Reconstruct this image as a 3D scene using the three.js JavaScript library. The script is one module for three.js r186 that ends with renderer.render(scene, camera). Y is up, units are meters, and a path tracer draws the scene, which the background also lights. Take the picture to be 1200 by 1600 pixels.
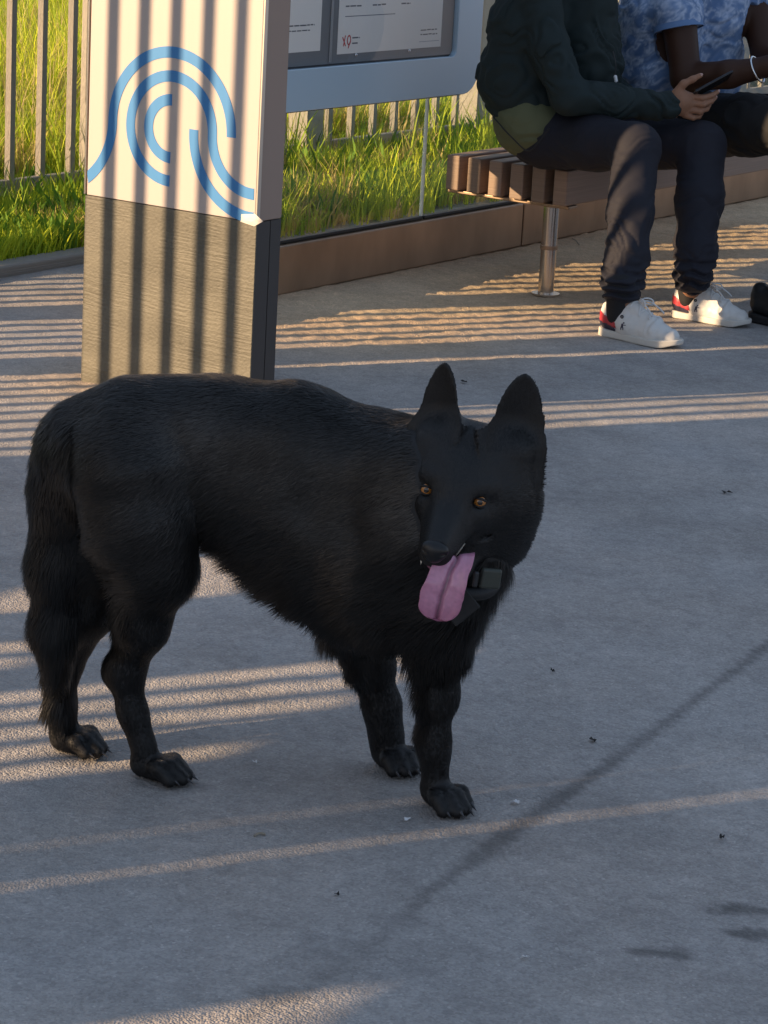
import * as THREE from 'three';
import { RoundedBoxGeometry } from 'three/addons/geometries/RoundedBoxGeometry.js';
import { mergeGeometries } from 'three/addons/utils/BufferGeometryUtils.js';
import { ImprovedNoise } from 'three/addons/math/ImprovedNoise.js';

// ---------- camera, sky, sun, exposure ----------
const scene = new THREE.Scene();
const V = (x, y, z) => new THREE.Vector3(x, y, z);
const camera = new THREE.PerspectiveCamera(22.62, 0.75, 0.1, 400);
camera.position.set(0, 1.6, 0);
camera.rotation.order = 'YXZ';
camera.rotation.set(-15.26 * Math.PI / 180, 0, 3.22 * Math.PI / 180);
const renderer = new THREE.WebGLRenderer({ antialias: true });
renderer.setSize(768, 1024);
renderer.toneMapping = THREE.LinearToneMapping;
renderer.toneMappingExposure = 1.9;
renderer.shadowMap.enabled = true;

const SUN_AZ = 25 * Math.PI / 180, SUN_EL = 15.5 * Math.PI / 180;
const SUN = V(-Math.cos(SUN_AZ) * Math.cos(SUN_EL), Math.sin(SUN_EL), Math.sin(SUN_AZ) * Math.cos(SUN_EL)); // towards the sun
const sun = new THREE.DirectionalLight(new THREE.Color().setRGB(1.0, 0.69, 0.40), 5);
sun.position.copy(SUN).multiplyScalar(40).add(V(0, 0, -7));
sun.target.position.set(0, 0, -7);
sun.castShadow = true; sun.shadow.radius = 0.5;
sun.shadow.mapSize.set(4096, 4096);
Object.assign(sun.shadow.camera, { left: -14, right: 14, top: 14, bottom: -14, near: 1, far: 90 });
scene.add(sun, sun.target);
{ // clear evening sky: blue overhead, paler and warmer towards the horizon, warmest round the sun
  const w = 512, h = 256, data = new Float32Array(w * h * 4);
  for (let j = 0; j < h; j++) for (let i = 0; i < w; i++) {
    const el = (j + 0.5) / h * Math.PI - Math.PI / 2, lon = (i + 0.5) / w * 2 * Math.PI - Math.PI;
    const d = V(Math.cos(el) * Math.cos(lon), Math.sin(el), Math.cos(el) * Math.sin(lon));
    const up = Math.max(0, d.y), t = Math.pow(1 - up, 3.2), c = Math.max(0, d.dot(SUN));
    const glow = 0.55 * Math.pow(c, 6) * Math.pow(1 - up, 2) + 0.9 * Math.pow(c, 60);
    let r = 0.14 + (0.335 - 0.14) * t + 1.0 * glow, g = 0.19 + (0.385 - 0.19) * t + 0.72 * glow, b = 0.275 + (0.46 - 0.275) * t + 0.42 * glow;
    if (d.y < 0) { r *= 0.5; g *= 0.5; b *= 0.45; }
    const k = (j * w + i) * 4; data[k] = r; data[k + 1] = g; data[k + 2] = b; data[k + 3] = 1;
  }
  const sky = new THREE.DataTexture(data, w, h, THREE.RGBAFormat, THREE.FloatType);
  sky.mapping = THREE.EquirectangularReflectionMapping; sky.magFilter = sky.minFilter = THREE.LinearFilter; sky.needsUpdate = true;
  scene.background = sky; scene.environment = sky;
}

// ---------- helpers ----------
function mulberry(a) { return () => { a |= 0; a = a + 0x6D2B79F5 | 0; let t = Math.imul(a ^ a >>> 15, 1 | a); t = t + Math.imul(t ^ t >>> 7, 61 | t) ^ t; return ((t ^ t >>> 14) >>> 0) / 4294967296; }; }
const noise = new ImprovedNoise();
const fbm = (x, y, z, o = 4) => { let s = 0, a = 0.5; for (let i = 0; i < o; i++) { s += a * noise.noise(x, y, z); x = x * 2.03 + 7.1; y = y * 2.03 + 3.7; z = z * 2.03 + 1.3; a *= 0.5; } return s; };
const clamp = (x, a = 0, b = 1) => Math.min(b, Math.max(a, x));
const sstep = (a, b, x) => { const t = clamp((x - a) / (b - a)); return t * t * (3 - 2 * t); };
const used = {};
function numbered(n) { used[n] = (used[n] || 0) + 1; return used[n] === 1 ? n : n + '_' + String(used[n] - 1).padStart(3, '0'); }
function tag(o, label, category, group) { o.userData.label = label; o.userData.category = category; if (group) o.userData.group = group; return o; }
function obj(name, geo, m, parent = scene) {
  const g = Array.isArray(geo) ? merge(geo) : geo;
  const o = new THREE.Mesh(g, m); o.name = parent === scene ? numbered(name) : name; o.castShadow = o.receiveShadow = true; parent.add(o); return o;
}
function thing(name, label, category, pos = [0, 0, 0], turn = 0, group) {
  const o = new THREE.Group(); o.name = numbered(name); o.position.set(...pos); o.rotation.y = turn; scene.add(o); return tag(o, label, category, group);
}
function struct(name, geo, m) { const o = obj(name, geo, m); o.userData.kind = 'structure'; return o; }
function merge(list) {
  return mergeGeometries(list.map(g => { let q = g.index ? g.toNonIndexed() : g; for (const k of Object.keys(q.attributes)) if (!['position', 'normal', 'uv'].includes(k)) q.deleteAttribute(k); return q; }));
}
const box = (w, h, d, x = 0, y = 0, z = 0, r = 0) => (r ? new RoundedBoxGeometry(w, h, d, 2, r) : new THREE.BoxGeometry(w, h, d)).translate(x, y, z);
const cyl = (r0, r1, h, x, y, z, n = 24) => new THREE.CylinderGeometry(r0, r1, h, n).translate(x, y, z);
function tube(pts, r, n = 8, seg = 24, closed = false) { return new THREE.TubeGeometry(new THREE.CatmullRomCurve3(pts, closed), seg, r, n, closed); }
const std = (c, rough, o = {}) => new THREE.MeshStandardMaterial({ color: Array.isArray(c) ? new THREE.Color().setRGB(...c) : c, roughness: rough, ...o });
const phys = (c, rough, o = {}) => new THREE.MeshPhysicalMaterial({ color: Array.isArray(c) ? new THREE.Color().setRGB(...c) : c, roughness: rough, ...o });
function canvasTex(w, h, draw, srgb = true) {
  const c = document.createElement('canvas'); c.width = w; c.height = h; draw(c.getContext('2d'), w, h);
  const t = new THREE.CanvasTexture(c); if (srgb) t.colorSpace = THREE.SRGBColorSpace; t.wrapS = t.wrapT = THREE.RepeatWrapping; return t;
}
function dataTex(w, h, fn, srgb = false, rep = 1) {
  const d = new Uint8Array(w * h * 4);
  for (let j = 0; j < h; j++) for (let i = 0; i < w; i++) { const c = fn(i / w, j / h, i, j), k = (j * w + i) * 4; d[k] = clamp(c[0]) * 255; d[k + 1] = clamp(c[1]) * 255; d[k + 2] = clamp(c[2]) * 255; d[k + 3] = 255; }
  const t = new THREE.DataTexture(d, w, h); t.wrapS = t.wrapT = THREE.RepeatWrapping; t.magFilter = THREE.LinearFilter; t.minFilter = THREE.LinearFilter; if (srgb) t.colorSpace = THREE.SRGBColorSpace; t.repeat.set(rep, rep); t.needsUpdate = true; return t;
}
// the shelter, its sign and the fence share axes: u along the shelter, v out towards the road
const O = V(-0.898, 0, -7.114), TURN = 56.6 * Math.PI / 180;
const D1 = V(Math.cos(TURN), 0, -Math.sin(TURN)), NV = V(Math.sin(TURN), 0, Math.cos(TURN));
const UV = (u, h, v) => O.clone().addScaledVector(D1, u).addScaledVector(NV, v).setY(h);
const place = (u, h, v) => UV(u, h, v).toArray();

// ----- signed distances and a surface-nets mesher -----
const rc = (a, b, ra, rb, k = 0.02, s = null) => ({ a, b, ra, rb, k, s, c: a.clone().add(b).multiplyScalar(0.5), R: a.distanceTo(b) / 2 + Math.max(ra, rb) });
const ball = (a, r, k = 0.02) => rc(a, a.clone().add(V(0, 1e-4, 0)), r, r, k);
function dPrim(p, x, y, z) {
  if (p.fn) return p.fn(x, y, z);
  const bx = p.b.x - p.a.x, by = p.b.y - p.a.y, bz = p.b.z - p.a.z, qx = x - p.a.x, qy = y - p.a.y, qz = z - p.a.z;
  const t = clamp((qx * bx + qy * by + qz * bz) / (bx * bx + by * by + bz * bz));
  return Math.hypot(qx - t * bx, qy - t * by, qz - t * bz) - (p.ra + (p.rb - p.ra) * t);
}
// ellipsoid with axes from a quaternion
function ell(c, r, k = 0.02, q = null) {
  const qi = q ? q.clone().invert() : null, t = V(0, 0, 0), m = Math.min(r.x, r.y, r.z);
  return { c, R: Math.max(r.x, r.y, r.z), k, fn: (x, y, z) => { t.set(x - c.x, y - c.y, z - c.z); if (qi) t.applyQuaternion(qi); const a = t.x / r.x, b = t.y / r.y, d = t.z / r.z; const k0 = Math.sqrt(a * a + b * b + d * d); if (k0 < 1e-6) return -m; const k1 = Math.hypot(a / r.x, b / r.y, d / r.z); return k0 * (k0 - 1) / k1; } };
}
function sdf(prims, cuts = [], warp = null) {
  return (x, y, z) => {
    let d = 1;
    for (const p of prims) {
      const lb = Math.hypot(x - p.c.x, y - p.c.y, z - p.c.z) - p.R;
      if (lb > d + p.k) continue;
      const e = dPrim(p, x, y, z), k = p.k, h = Math.max(k - Math.abs(d - e), 0) / k;
      d = Math.min(d, e) - h * h * k * 0.25;
    }
    for (const p of cuts) {
      const lb = Math.hypot(x - p.c.x, y - p.c.y, z - p.c.z) - p.R;
      if (lb > p.k - d && lb > 0.02) continue;
      const e = -dPrim(p, x, y, z), k = p.k, h = Math.max(k - Math.abs(d - e), 0) / k;
      d = Math.max(d, e) + h * h * k * 0.25;
    }
    return warp ? d + warp(x, y, z, d) : d;
  };
}
function nets(f, lo, hi, h) {
  const nx = Math.ceil((hi.x - lo.x) / h) + 1, ny = Math.ceil((hi.y - lo.y) / h) + 1, nz = Math.ceil((hi.z - lo.z) / h) + 1;
  const F = new Float32Array(nx * ny * nz), id = (i, j, k) => (k * ny + j) * nx + i;
  // coarse pass keeps evaluation to the neighbourhood of the surface
  const B = 4;
  for (let k = 0; k < nz; k += B) for (let j = 0; j < ny; j += B) for (let i = 0; i < nx; i += B) {
    const c = f(lo.x + (i + 1.5) * h, lo.y + (j + 1.5) * h, lo.z + (k + 1.5) * h), far = Math.abs(c) > h * B * 1.6 + 0.012;
    for (let kk = k; kk < Math.min(nz, k + B); kk++) for (let jj = j; jj < Math.min(ny, j + B); jj++) for (let ii = i; ii < Math.min(nx, i + B); ii++)
      F[id(ii, jj, kk)] = far ? c : f(lo.x + ii * h, lo.y + jj * h, lo.z + kk * h);
  }
  const vi = new Int32Array(nx * ny * nz).fill(-1), pos = [], idx = [];
  for (let k = 0; k < nz - 1; k++) for (let j = 0; j < ny - 1; j++) for (let i = 0; i < nx - 1; i++) {
    let mask = 0; const g = [];
    for (let c = 0; c < 8; c++) { const v = F[id(i + (c & 1), j + (c >> 1 & 1), k + (c >> 2))]; g.push(v); if (v < 0) mask |= 1 << c; }
    if (mask === 0 || mask === 255) continue;
    let x = 0, y = 0, z = 0, n = 0;
    for (let c = 0; c < 8; c++) for (const b of [1, 2, 4]) if (!(c & b)) { const e = c | b; if ((g[c] < 0) !== (g[e] < 0)) { const t = g[c] / (g[c] - g[e]); x += (c & 1) + (b === 1 ? t : 0); y += (c >> 1 & 1) + (b === 2 ? t : 0); z += (c >> 2) + (b === 4 ? t : 0); n++; } }
    vi[id(i, j, k)] = pos.length / 3; pos.push(lo.x + (i + x / n) * h, lo.y + (j + y / n) * h, lo.z + (k + z / n) * h);
  }
  for (let k = 1; k < nz - 1; k++) for (let j = 1; j < ny - 1; j++) for (let i = 1; i < nx - 1; i++) {
    const s = F[id(i, j, k)] < 0;
    const quad = (a, b, c, d, flip) => { if (a < 0 || b < 0 || c < 0 || d < 0) return; flip ? idx.push(a, c, b, a, d, c) : idx.push(a, b, c, a, c, d); };
    if (s !== F[id(i + 1, j, k)] < 0) quad(vi[id(i, j - 1, k - 1)], vi[id(i, j, k - 1)], vi[id(i, j, k)], vi[id(i, j - 1, k)], !s);
    if (s !== F[id(i, j + 1, k)] < 0) quad(vi[id(i - 1, j, k - 1)], vi[id(i - 1, j, k)], vi[id(i, j, k)], vi[id(i, j, k - 1)], !s);
    if (s !== F[id(i, j, k + 1)] < 0) quad(vi[id(i - 1, j - 1, k)], vi[id(i, j - 1, k)], vi[id(i, j, k)], vi[id(i - 1, j, k)], !s);
  }
  const P = new Float32Array(pos), Nn = new Float32Array(pos.length), e = h * 0.6;
  for (let i = 0; i < P.length; i += 3) {
    for (let it = 0; it < 2; it++) {
      const [x, y, z] = [P[i], P[i + 1], P[i + 2]];
      let gx = f(x + e, y, z) - f(x - e, y, z), gy = f(x, y + e, z) - f(x, y - e, z), gz = f(x, y, z + e) - f(x, y, z - e);
      const l = Math.hypot(gx, gy, gz) || 1; gx /= l; gy /= l; gz /= l;
      if (!it) { const d = clamp(f(x, y, z), -h * 0.5, h * 0.5); P[i] -= gx * d; P[i + 1] -= gy * d; P[i + 2] -= gz * d; }
      else { Nn[i] = gx; Nn[i + 1] = gy; Nn[i + 2] = gz; }
    }
  }
  const g = new THREE.BufferGeometry();
  g.setAttribute('position', new THREE.BufferAttribute(P, 3)); g.setAttribute('normal', new THREE.BufferAttribute(Nn, 3)); g.setIndex(idx);
  return g;
}
function boundsOf(prims, pad = 0.03) { const lo = V(9, 9, 9), hi = V(-9, -9, -9); for (const p of prims) { lo.min(p.c.clone().addScalar(-p.R - pad)); hi.max(p.c.clone().addScalar(p.R + pad)); } return [lo, hi]; }
const netPrims = (prims, h, cuts, warp, clip) => { const [lo, hi] = boundsOf(prims); if (clip) { if (clip.lo) lo.max(clip.lo); if (clip.hi) hi.min(clip.hi); } return nets(sdf(prims, cuts, warp), lo, hi, h); };
function colorBy(g, fn) { const p = g.attributes.position, n = g.attributes.normal, c = new Float32Array(p.count * 3); for (let i = 0; i < p.count; i++) { const k = fn(p.getX(i), p.getY(i), p.getZ(i), n.getX(i), n.getY(i), n.getZ(i)); c[i * 3] = k[0]; c[i * 3 + 1] = k[1]; c[i * 3 + 2] = k[2]; } g.setAttribute('color', new THREE.BufferAttribute(c, 3)); return g; }
// keep only the triangles whose centre passes a test, pushed out along their normals
function patchOf(g, test, out) {
  const p = g.attributes.position, n = g.attributes.normal, ix = g.index.array, P = [], Q = [];
  for (let i = 0; i < ix.length; i += 3) { const c = V(0, 0, 0); for (let k = 0; k < 3; k++) c.add(V().fromBufferAttribute(p, ix[i + k])); c.divideScalar(3); if (!test(c.x, c.y, c.z)) continue; for (let k = 0; k < 3; k++) { const v = ix[i + k]; P.push(p.getX(v) + n.getX(v) * out, p.getY(v) + n.getY(v) * out, p.getZ(v) + n.getZ(v) * out); Q.push(n.getX(v), n.getY(v), n.getZ(v)); } }
  const o = new THREE.BufferGeometry(); o.setAttribute('position', new THREE.Float32BufferAttribute(P, 3)); o.setAttribute('normal', new THREE.Float32BufferAttribute(Q, 3)); return o;
}

// ---------- the setting ----------
// fine asphalt grain: small stones pressed into the surface, 0.6 m tile
function stones(seed, cells) {
  const r = mulberry(seed), pts = []; for (let i = 0; i < cells * cells; i++) pts.push([r(), r(), r(), r()]);
  return (u, v) => { const cx = Math.floor(u * cells), cy = Math.floor(v * cells); let best = 9, val = 0; for (let j = -1; j <= 1; j++) for (let i = -1; i <= 1; i++) { const a = (cx + i + cells) % cells, b = (cy + j + cells) % cells, q = pts[b * cells + a]; const dx = (cx + i + q[0]) - u * cells, dy = (cy + j + q[1]) - v * cells, d = dx * dx + dy * dy; if (d < best) { best = d; val = q[2]; } } return [Math.sqrt(best), val]; };
}
const st1 = stones(11, 150), st2 = stones(12, 70);
const grainH = new Float32Array(1024 * 1024), grainC = new Float32Array(1024 * 1024);
for (let j = 0; j < 1024; j++) for (let i = 0; i < 1024; i++) {
  const a = st1(i / 1024, j / 1024), b = st2(i / 1024, j / 1024);
  grainH[j * 1024 + i] = clamp(0.55 * Math.max(0, 1 - a[0] * a[0] * 1.7) * (0.35 + 0.65 * a[1]) + 0.45 * Math.max(0, 1 - b[0] * b[0] * 1.6) * (b[1] > 0.45 ? b[1] : 0.1));
  grainC[j * 1024 + i] = 0.5 + 0.34 * (a[1] - 0.5) + 0.2 * (b[1] - 0.5) + (a[1] > 0.988 ? 1.1 : 0);
}
const grainMap = dataTex(1024, 1024, (u, v, i, j) => { const c = 0.74 + 0.62 * (grainC[j * 1024 + i] - 0.5); return [c, c, c]; });
const grainBump = dataTex(1024, 1024, (u, v, i, j) => { const c = grainH[j * 1024 + i]; return [c, c, c]; });
const asphalt = std('#fff', 0.86, { map: grainMap, bumpMap: grainBump, bumpScale: 0.0026, vertexColors: true });
{
  // one sheet: fine grid where the camera looks, coarse strips out to the horizon, edged by the kerb line (v = -1.24)
  const stain = [];                                            // drip trail and wet blotches on the asphalt
  const trail = [[0.9125, -5.2279], [0.7154, -4.8327], [0.5439, -4.4891], [0.4204, -4.2541], [0.3206, -4.0714], [0.2392, -3.9177], [0.1736, -3.7885], [0.1019, -3.6531], [0.0351, -3.4923], [-0.0144, -3.398], [-0.0787, -3.2857], [-0.161, -3.177]];
  const tw = [0.013, 0.012, 0.012, 0.0135, 0.017, 0.02, 0.017, 0.013, 0.011, 0.007, 0.010, 0.010], ts = [0.56, 0.54, 0.5, 0.54, 0.56, 0.54, 0.44, 0.4, 0.28, 0.18, 0.3, 0.3];
  const blots = [[0.4421, -3.4793, 0.05, 0.018, 0.62], [0.4715, -3.4898, 0.03, 0.014, 0.3], [0.5918, -3.6601, 0.05, 0.02, 0.62], [0.5555, -3.6456, 0.035, 0.016, 0.4], [0.5857, -3.5702, 0.04, 0.02, 0.66], [-0.1139, -3.2712, 0.05, 0.03, 0.35], [0.0536, -3.5402, 0.05, 0.03, 0.22], [-0.3304, -4.0457, 0.07, 0.03, 0.3], [0.055, -3.4071, 0.14, 0.08, 0.12], [0.1733, -3.2973, 0.1, 0.05, 0.1], [0.5353, -3.9336, 0.12, 0.06, 0.1], [0.4071, -4.3985, 0.2, 0.07, 0.1]];
  const dark = (x, z) => {
    let s = 0; const n1 = fbm(x * 9, z * 9, 3) * 0.7, n2 = fbm(x * 40, z * 40, 5, 2);
    for (let i = 0; i < trail.length - 1; i++) {
      const [ax, az] = trail[i], [bx, bz] = trail[i + 1], dx = bx - ax, dz = bz - az, t = clamp(((x - ax) * dx + (z - az) * dz) / (dx * dx + dz * dz));
      const d = Math.hypot(x - ax - t * dx, z - az - t * dz), w = (tw[i] + (tw[i + 1] - tw[i]) * t) * (1 + 0.9 * n1);
      s = Math.max(s, (ts[i] + (ts[i + 1] - ts[i]) * t) * (1 - sstep(w * 0.65, w * 1.25, d + n2 * 0.012)));
    }
    for (const [bx, bz, rx, rz, k] of blots) { const d = Math.hypot((x - bx) / rx, (z - bz) / rz) + n1 * 0.9 + n2 * 0.5; s = Math.max(s, k * (1 - sstep(0.75, 1.15, d))); }
    return s;
  };
  const xs = [], zs = [];
  for (let x = -60; x < -2; x += 4) xs.push(x); for (let x = -2; x < 2.9; x += 0.0128) xs.push(x); for (let x = 2.9; x <= 60; x += 4) xs.push(x);
  for (let z = 20; z > -3; z -= 2) zs.push(z); for (let z = -3; z > -13; z -= 0.0128) zs.push(z); for (let z = -13; z > -60; z -= 4) zs.push(z);
  const P = [], C = [], U = [], I = [];
  const vOf = (x, z) => (x - O.x) * NV.x + (z - O.z) * NV.z, uOf = (x, z) => (x - O.x) * D1.x + (z - O.z) * D1.z;
  for (const z of zs) for (const x of xs) {
    const v = vOf(x, z), u = uOf(x, z); let px = x, pz = z;
    const near = z > -12.9 && z < -3 && x > -2 && x < 2.85;
    let y = 0; if (near) y = 0.006 * fbm(x * 1.7, z * 1.7, 0.5, 3) + 0.0035 * fbm(x * 11, z * 11, 2.5, 3);
    // the old broken surface under the bench is rougher
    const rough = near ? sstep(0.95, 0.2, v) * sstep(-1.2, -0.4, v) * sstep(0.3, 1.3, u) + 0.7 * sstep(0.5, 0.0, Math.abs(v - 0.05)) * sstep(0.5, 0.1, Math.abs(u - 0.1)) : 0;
    if (near && rough > 0) { const a = Math.abs(noise.noise(x * 14, z * 14, 8)), b = Math.abs(noise.noise(x * 33, z * 33, 4)); y += rough * (0.008 * a + 0.005 * b - 0.004); }
    P.push(px, y, pz); U.push(x / 0.6, z / 0.6);
    let c = 0.475 * (1 + 0.34 * fbm(x * 1.1, z * 1.1, 9) + 0.3 * fbm(x * 6, z * 6, 4) + (near ? 0.16 * noise.noise(x * 31, z * 31, 5) : 0));
    if (near) { c *= 1 - 0.8 * dark(x, z); c *= 1 + 0.2 * rough; }  // stains darken; rough ground is painted lighter, as if sunlit
    const warm = 0.045 + 0.06 * fbm(x * 2.2 + 5, z * 2.2, 7) + 0.3 * rough;  // sunlit warmth painted into the rough ground, over random tone
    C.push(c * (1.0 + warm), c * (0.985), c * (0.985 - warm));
  }
  const W = xs.length;
  for (let j = 0; j < zs.length - 1; j++) for (let i = 0; i < W - 1; i++) {
    const a = j * W + i; const cx = (xs[i] + xs[i + 1]) / 2, cz = (zs[j] + zs[j + 1]) / 2; if (vOf(cx, cz) < -1.235 && cx > -2 && cx < 2.9 && cz < -3) continue;
    I.push(a, a + 1, a + W, a + 1, a + W + 1, a + W);
  }
  const g = new THREE.BufferGeometry(); g.setAttribute('position', new THREE.Float32BufferAttribute(P, 3)); g.setAttribute('uv', new THREE.Float32BufferAttribute(U, 2)); g.setAttribute('color', new THREE.Float32BufferAttribute(C, 3)); g.setIndex(I); g.computeVertexNormals();
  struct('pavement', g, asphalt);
}
const concrete = std([0.27, 0.26, 0.24], 0.85, { bumpMap: dataTex(256, 256, (u, v) => { const c = 0.5 + 0.6 * fbm(u * 40, v * 40, 1, 3); return [c, c, c]; }), bumpScale: 0.003 });
{ const k = struct('kerb', box(70, 0.26, 0.1, 8, -0.09, 0, 0.012), concrete); k.position.copy(UV(0, 0, -1.25)); k.rotation.y = TURN; }
{ // soil of the lawn behind the kerb, out to the horizon
  const soil = std([0.06, 0.075, 0.022], 1, { bumpMap: grainBump, bumpScale: 0.02 });
  const g = new THREE.PlaneGeometry(220, 150, 1, 1).rotateX(-Math.PI / 2).translate(10, 0.014, -75);
  const uv = g.attributes.uv; for (let i = 0; i < uv.count; i++) uv.setXY(i, uv.getX(i) * 200, uv.getY(i) * 140);
  const o = struct('lawn', g, soil); o.position.copy(UV(0, 0, -1.29)); o.rotation.y = TURN;
  const p = struct('footpath', box(200, 0.05, 1.6, 10, 0.0, 0), std([0.4, 0.38, 0.35], 0.9)); p.position.copy(UV(0, 0.02, -9.4)); p.rotation.y = TURN;
}
// ---------- fence ----------
const fence = thing('metal_fence', 'sunlit metal bar fence standing in the grass behind the shelter', 'fence', place(-0.035, 0, -2.15), TURN);
{
  const paint = std([0.36, 0.335, 0.295], 0.62, { bumpMap: grainBump, bumpScale: 0.002 });
  const wood = std([0.16, 0.11, 0.07], 0.8);
  const H = 3.0, pg = box(0.12, H, 0.12, 0, H / 2, 0, 0.008), cap = box(0.15, 0.03, 0.15, 0, H + 0.015, 0, 0.006), bg = box(0.028, H - 0.2, 0.028, 0, H / 2 - 0.01, 0);
  const shadeBoardSpan = u => (u > -7.6 && u < -5.2) || u < -9.2;  // bars left out where the added shading boards stand
  const posts = [-15.2, -12.2, -9.25, -7.5, -5.23, -3.1, -1.66, -0.22, 1.22, 2.66, 4.1, 5.54, 6.98, 8.42, 9.86];
  posts.forEach((u0, k) => {
    const p = obj('pillar', pg, paint, fence); p.position.x = u0; obj('pillar_cap', cap, paint, p);
    if (k === posts.length - 1) return; const u1 = posts[k + 1];
    for (const h of [0.1, H - 0.1]) obj('rail', box(u1 - u0 - 0.121, 0.06, 0.035, (u0 + u1) / 2, h, 0, 0.004), paint, fence);
    const n = Math.round((u1 - u0) / 0.18); for (let i = 1; i < n; i++) { const u = u0 + (u1 - u0) * i / n; if (shadeBoardSpan(u)) continue; obj('bar', bg, paint, fence).position.x = u; }
  });
  // boards added out of view to shade the ground; gaps shape the lit streaks
  const board = (a, b, h = 4) => obj('board', box(b - a, h, 0.022, (a + b) / 2, h / 2 + 0.01, -0.035, 0.004), wood, fence);
  const run = (a, b, h) => { const n = Math.max(1, Math.round((b - a) / 0.16)); for (let i = 0; i < n; i++) { const x0 = a + (b - a) * i / n, x1 = a + (b - a) * (i + 1) / n; board(x0 + 0.0002, x1 + 0.004, h); } };
  run(-7.43, -6.87, 1.8); run(-6.87, -6.62); run(-6.6, -5.3);
  for (let i = 0; i < 13; i++) obj('board', box(0.63, 0.156, 0.022, -7.17, 2.08 + i * 0.16, -0.062, 0.004), wood, fence);
  run(-9.62, -9.17); run(-9.885, -9.66); run(-10.81, -9.935); run(-15.2, -11.14);
  for (let i = 0; i < 11; i++) obj('board', box(1.0, 0.156, 0.022, -8.755, 2.37 + i * 0.16, -0.035, 0.004), wood, fence);
  for (let i = 0; i < 13; i++) obj('board', box(0.748, 0.156, 0.022, -7.875, 2.06 + i * 0.16, -0.036, 0.004), wood, fence);   // added planks limiting the sunlight through the open bay
  for (const u of [-9.64, -9.91]) for (let i = 0; i < 7; i++) obj('board', box(0.2, 0.156, 0.022, u, 2.98 + i * 0.16, -0.06, 0.004), wood, fence);  // added planks that cut the thin light streaks off above
  for (let i = 0; i < 9; i++) obj('board', box(0.44, 0.156, 0.022, -10.97, 2.76 + i * 0.16, -0.06, 0.004), wood, fence);
}
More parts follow.
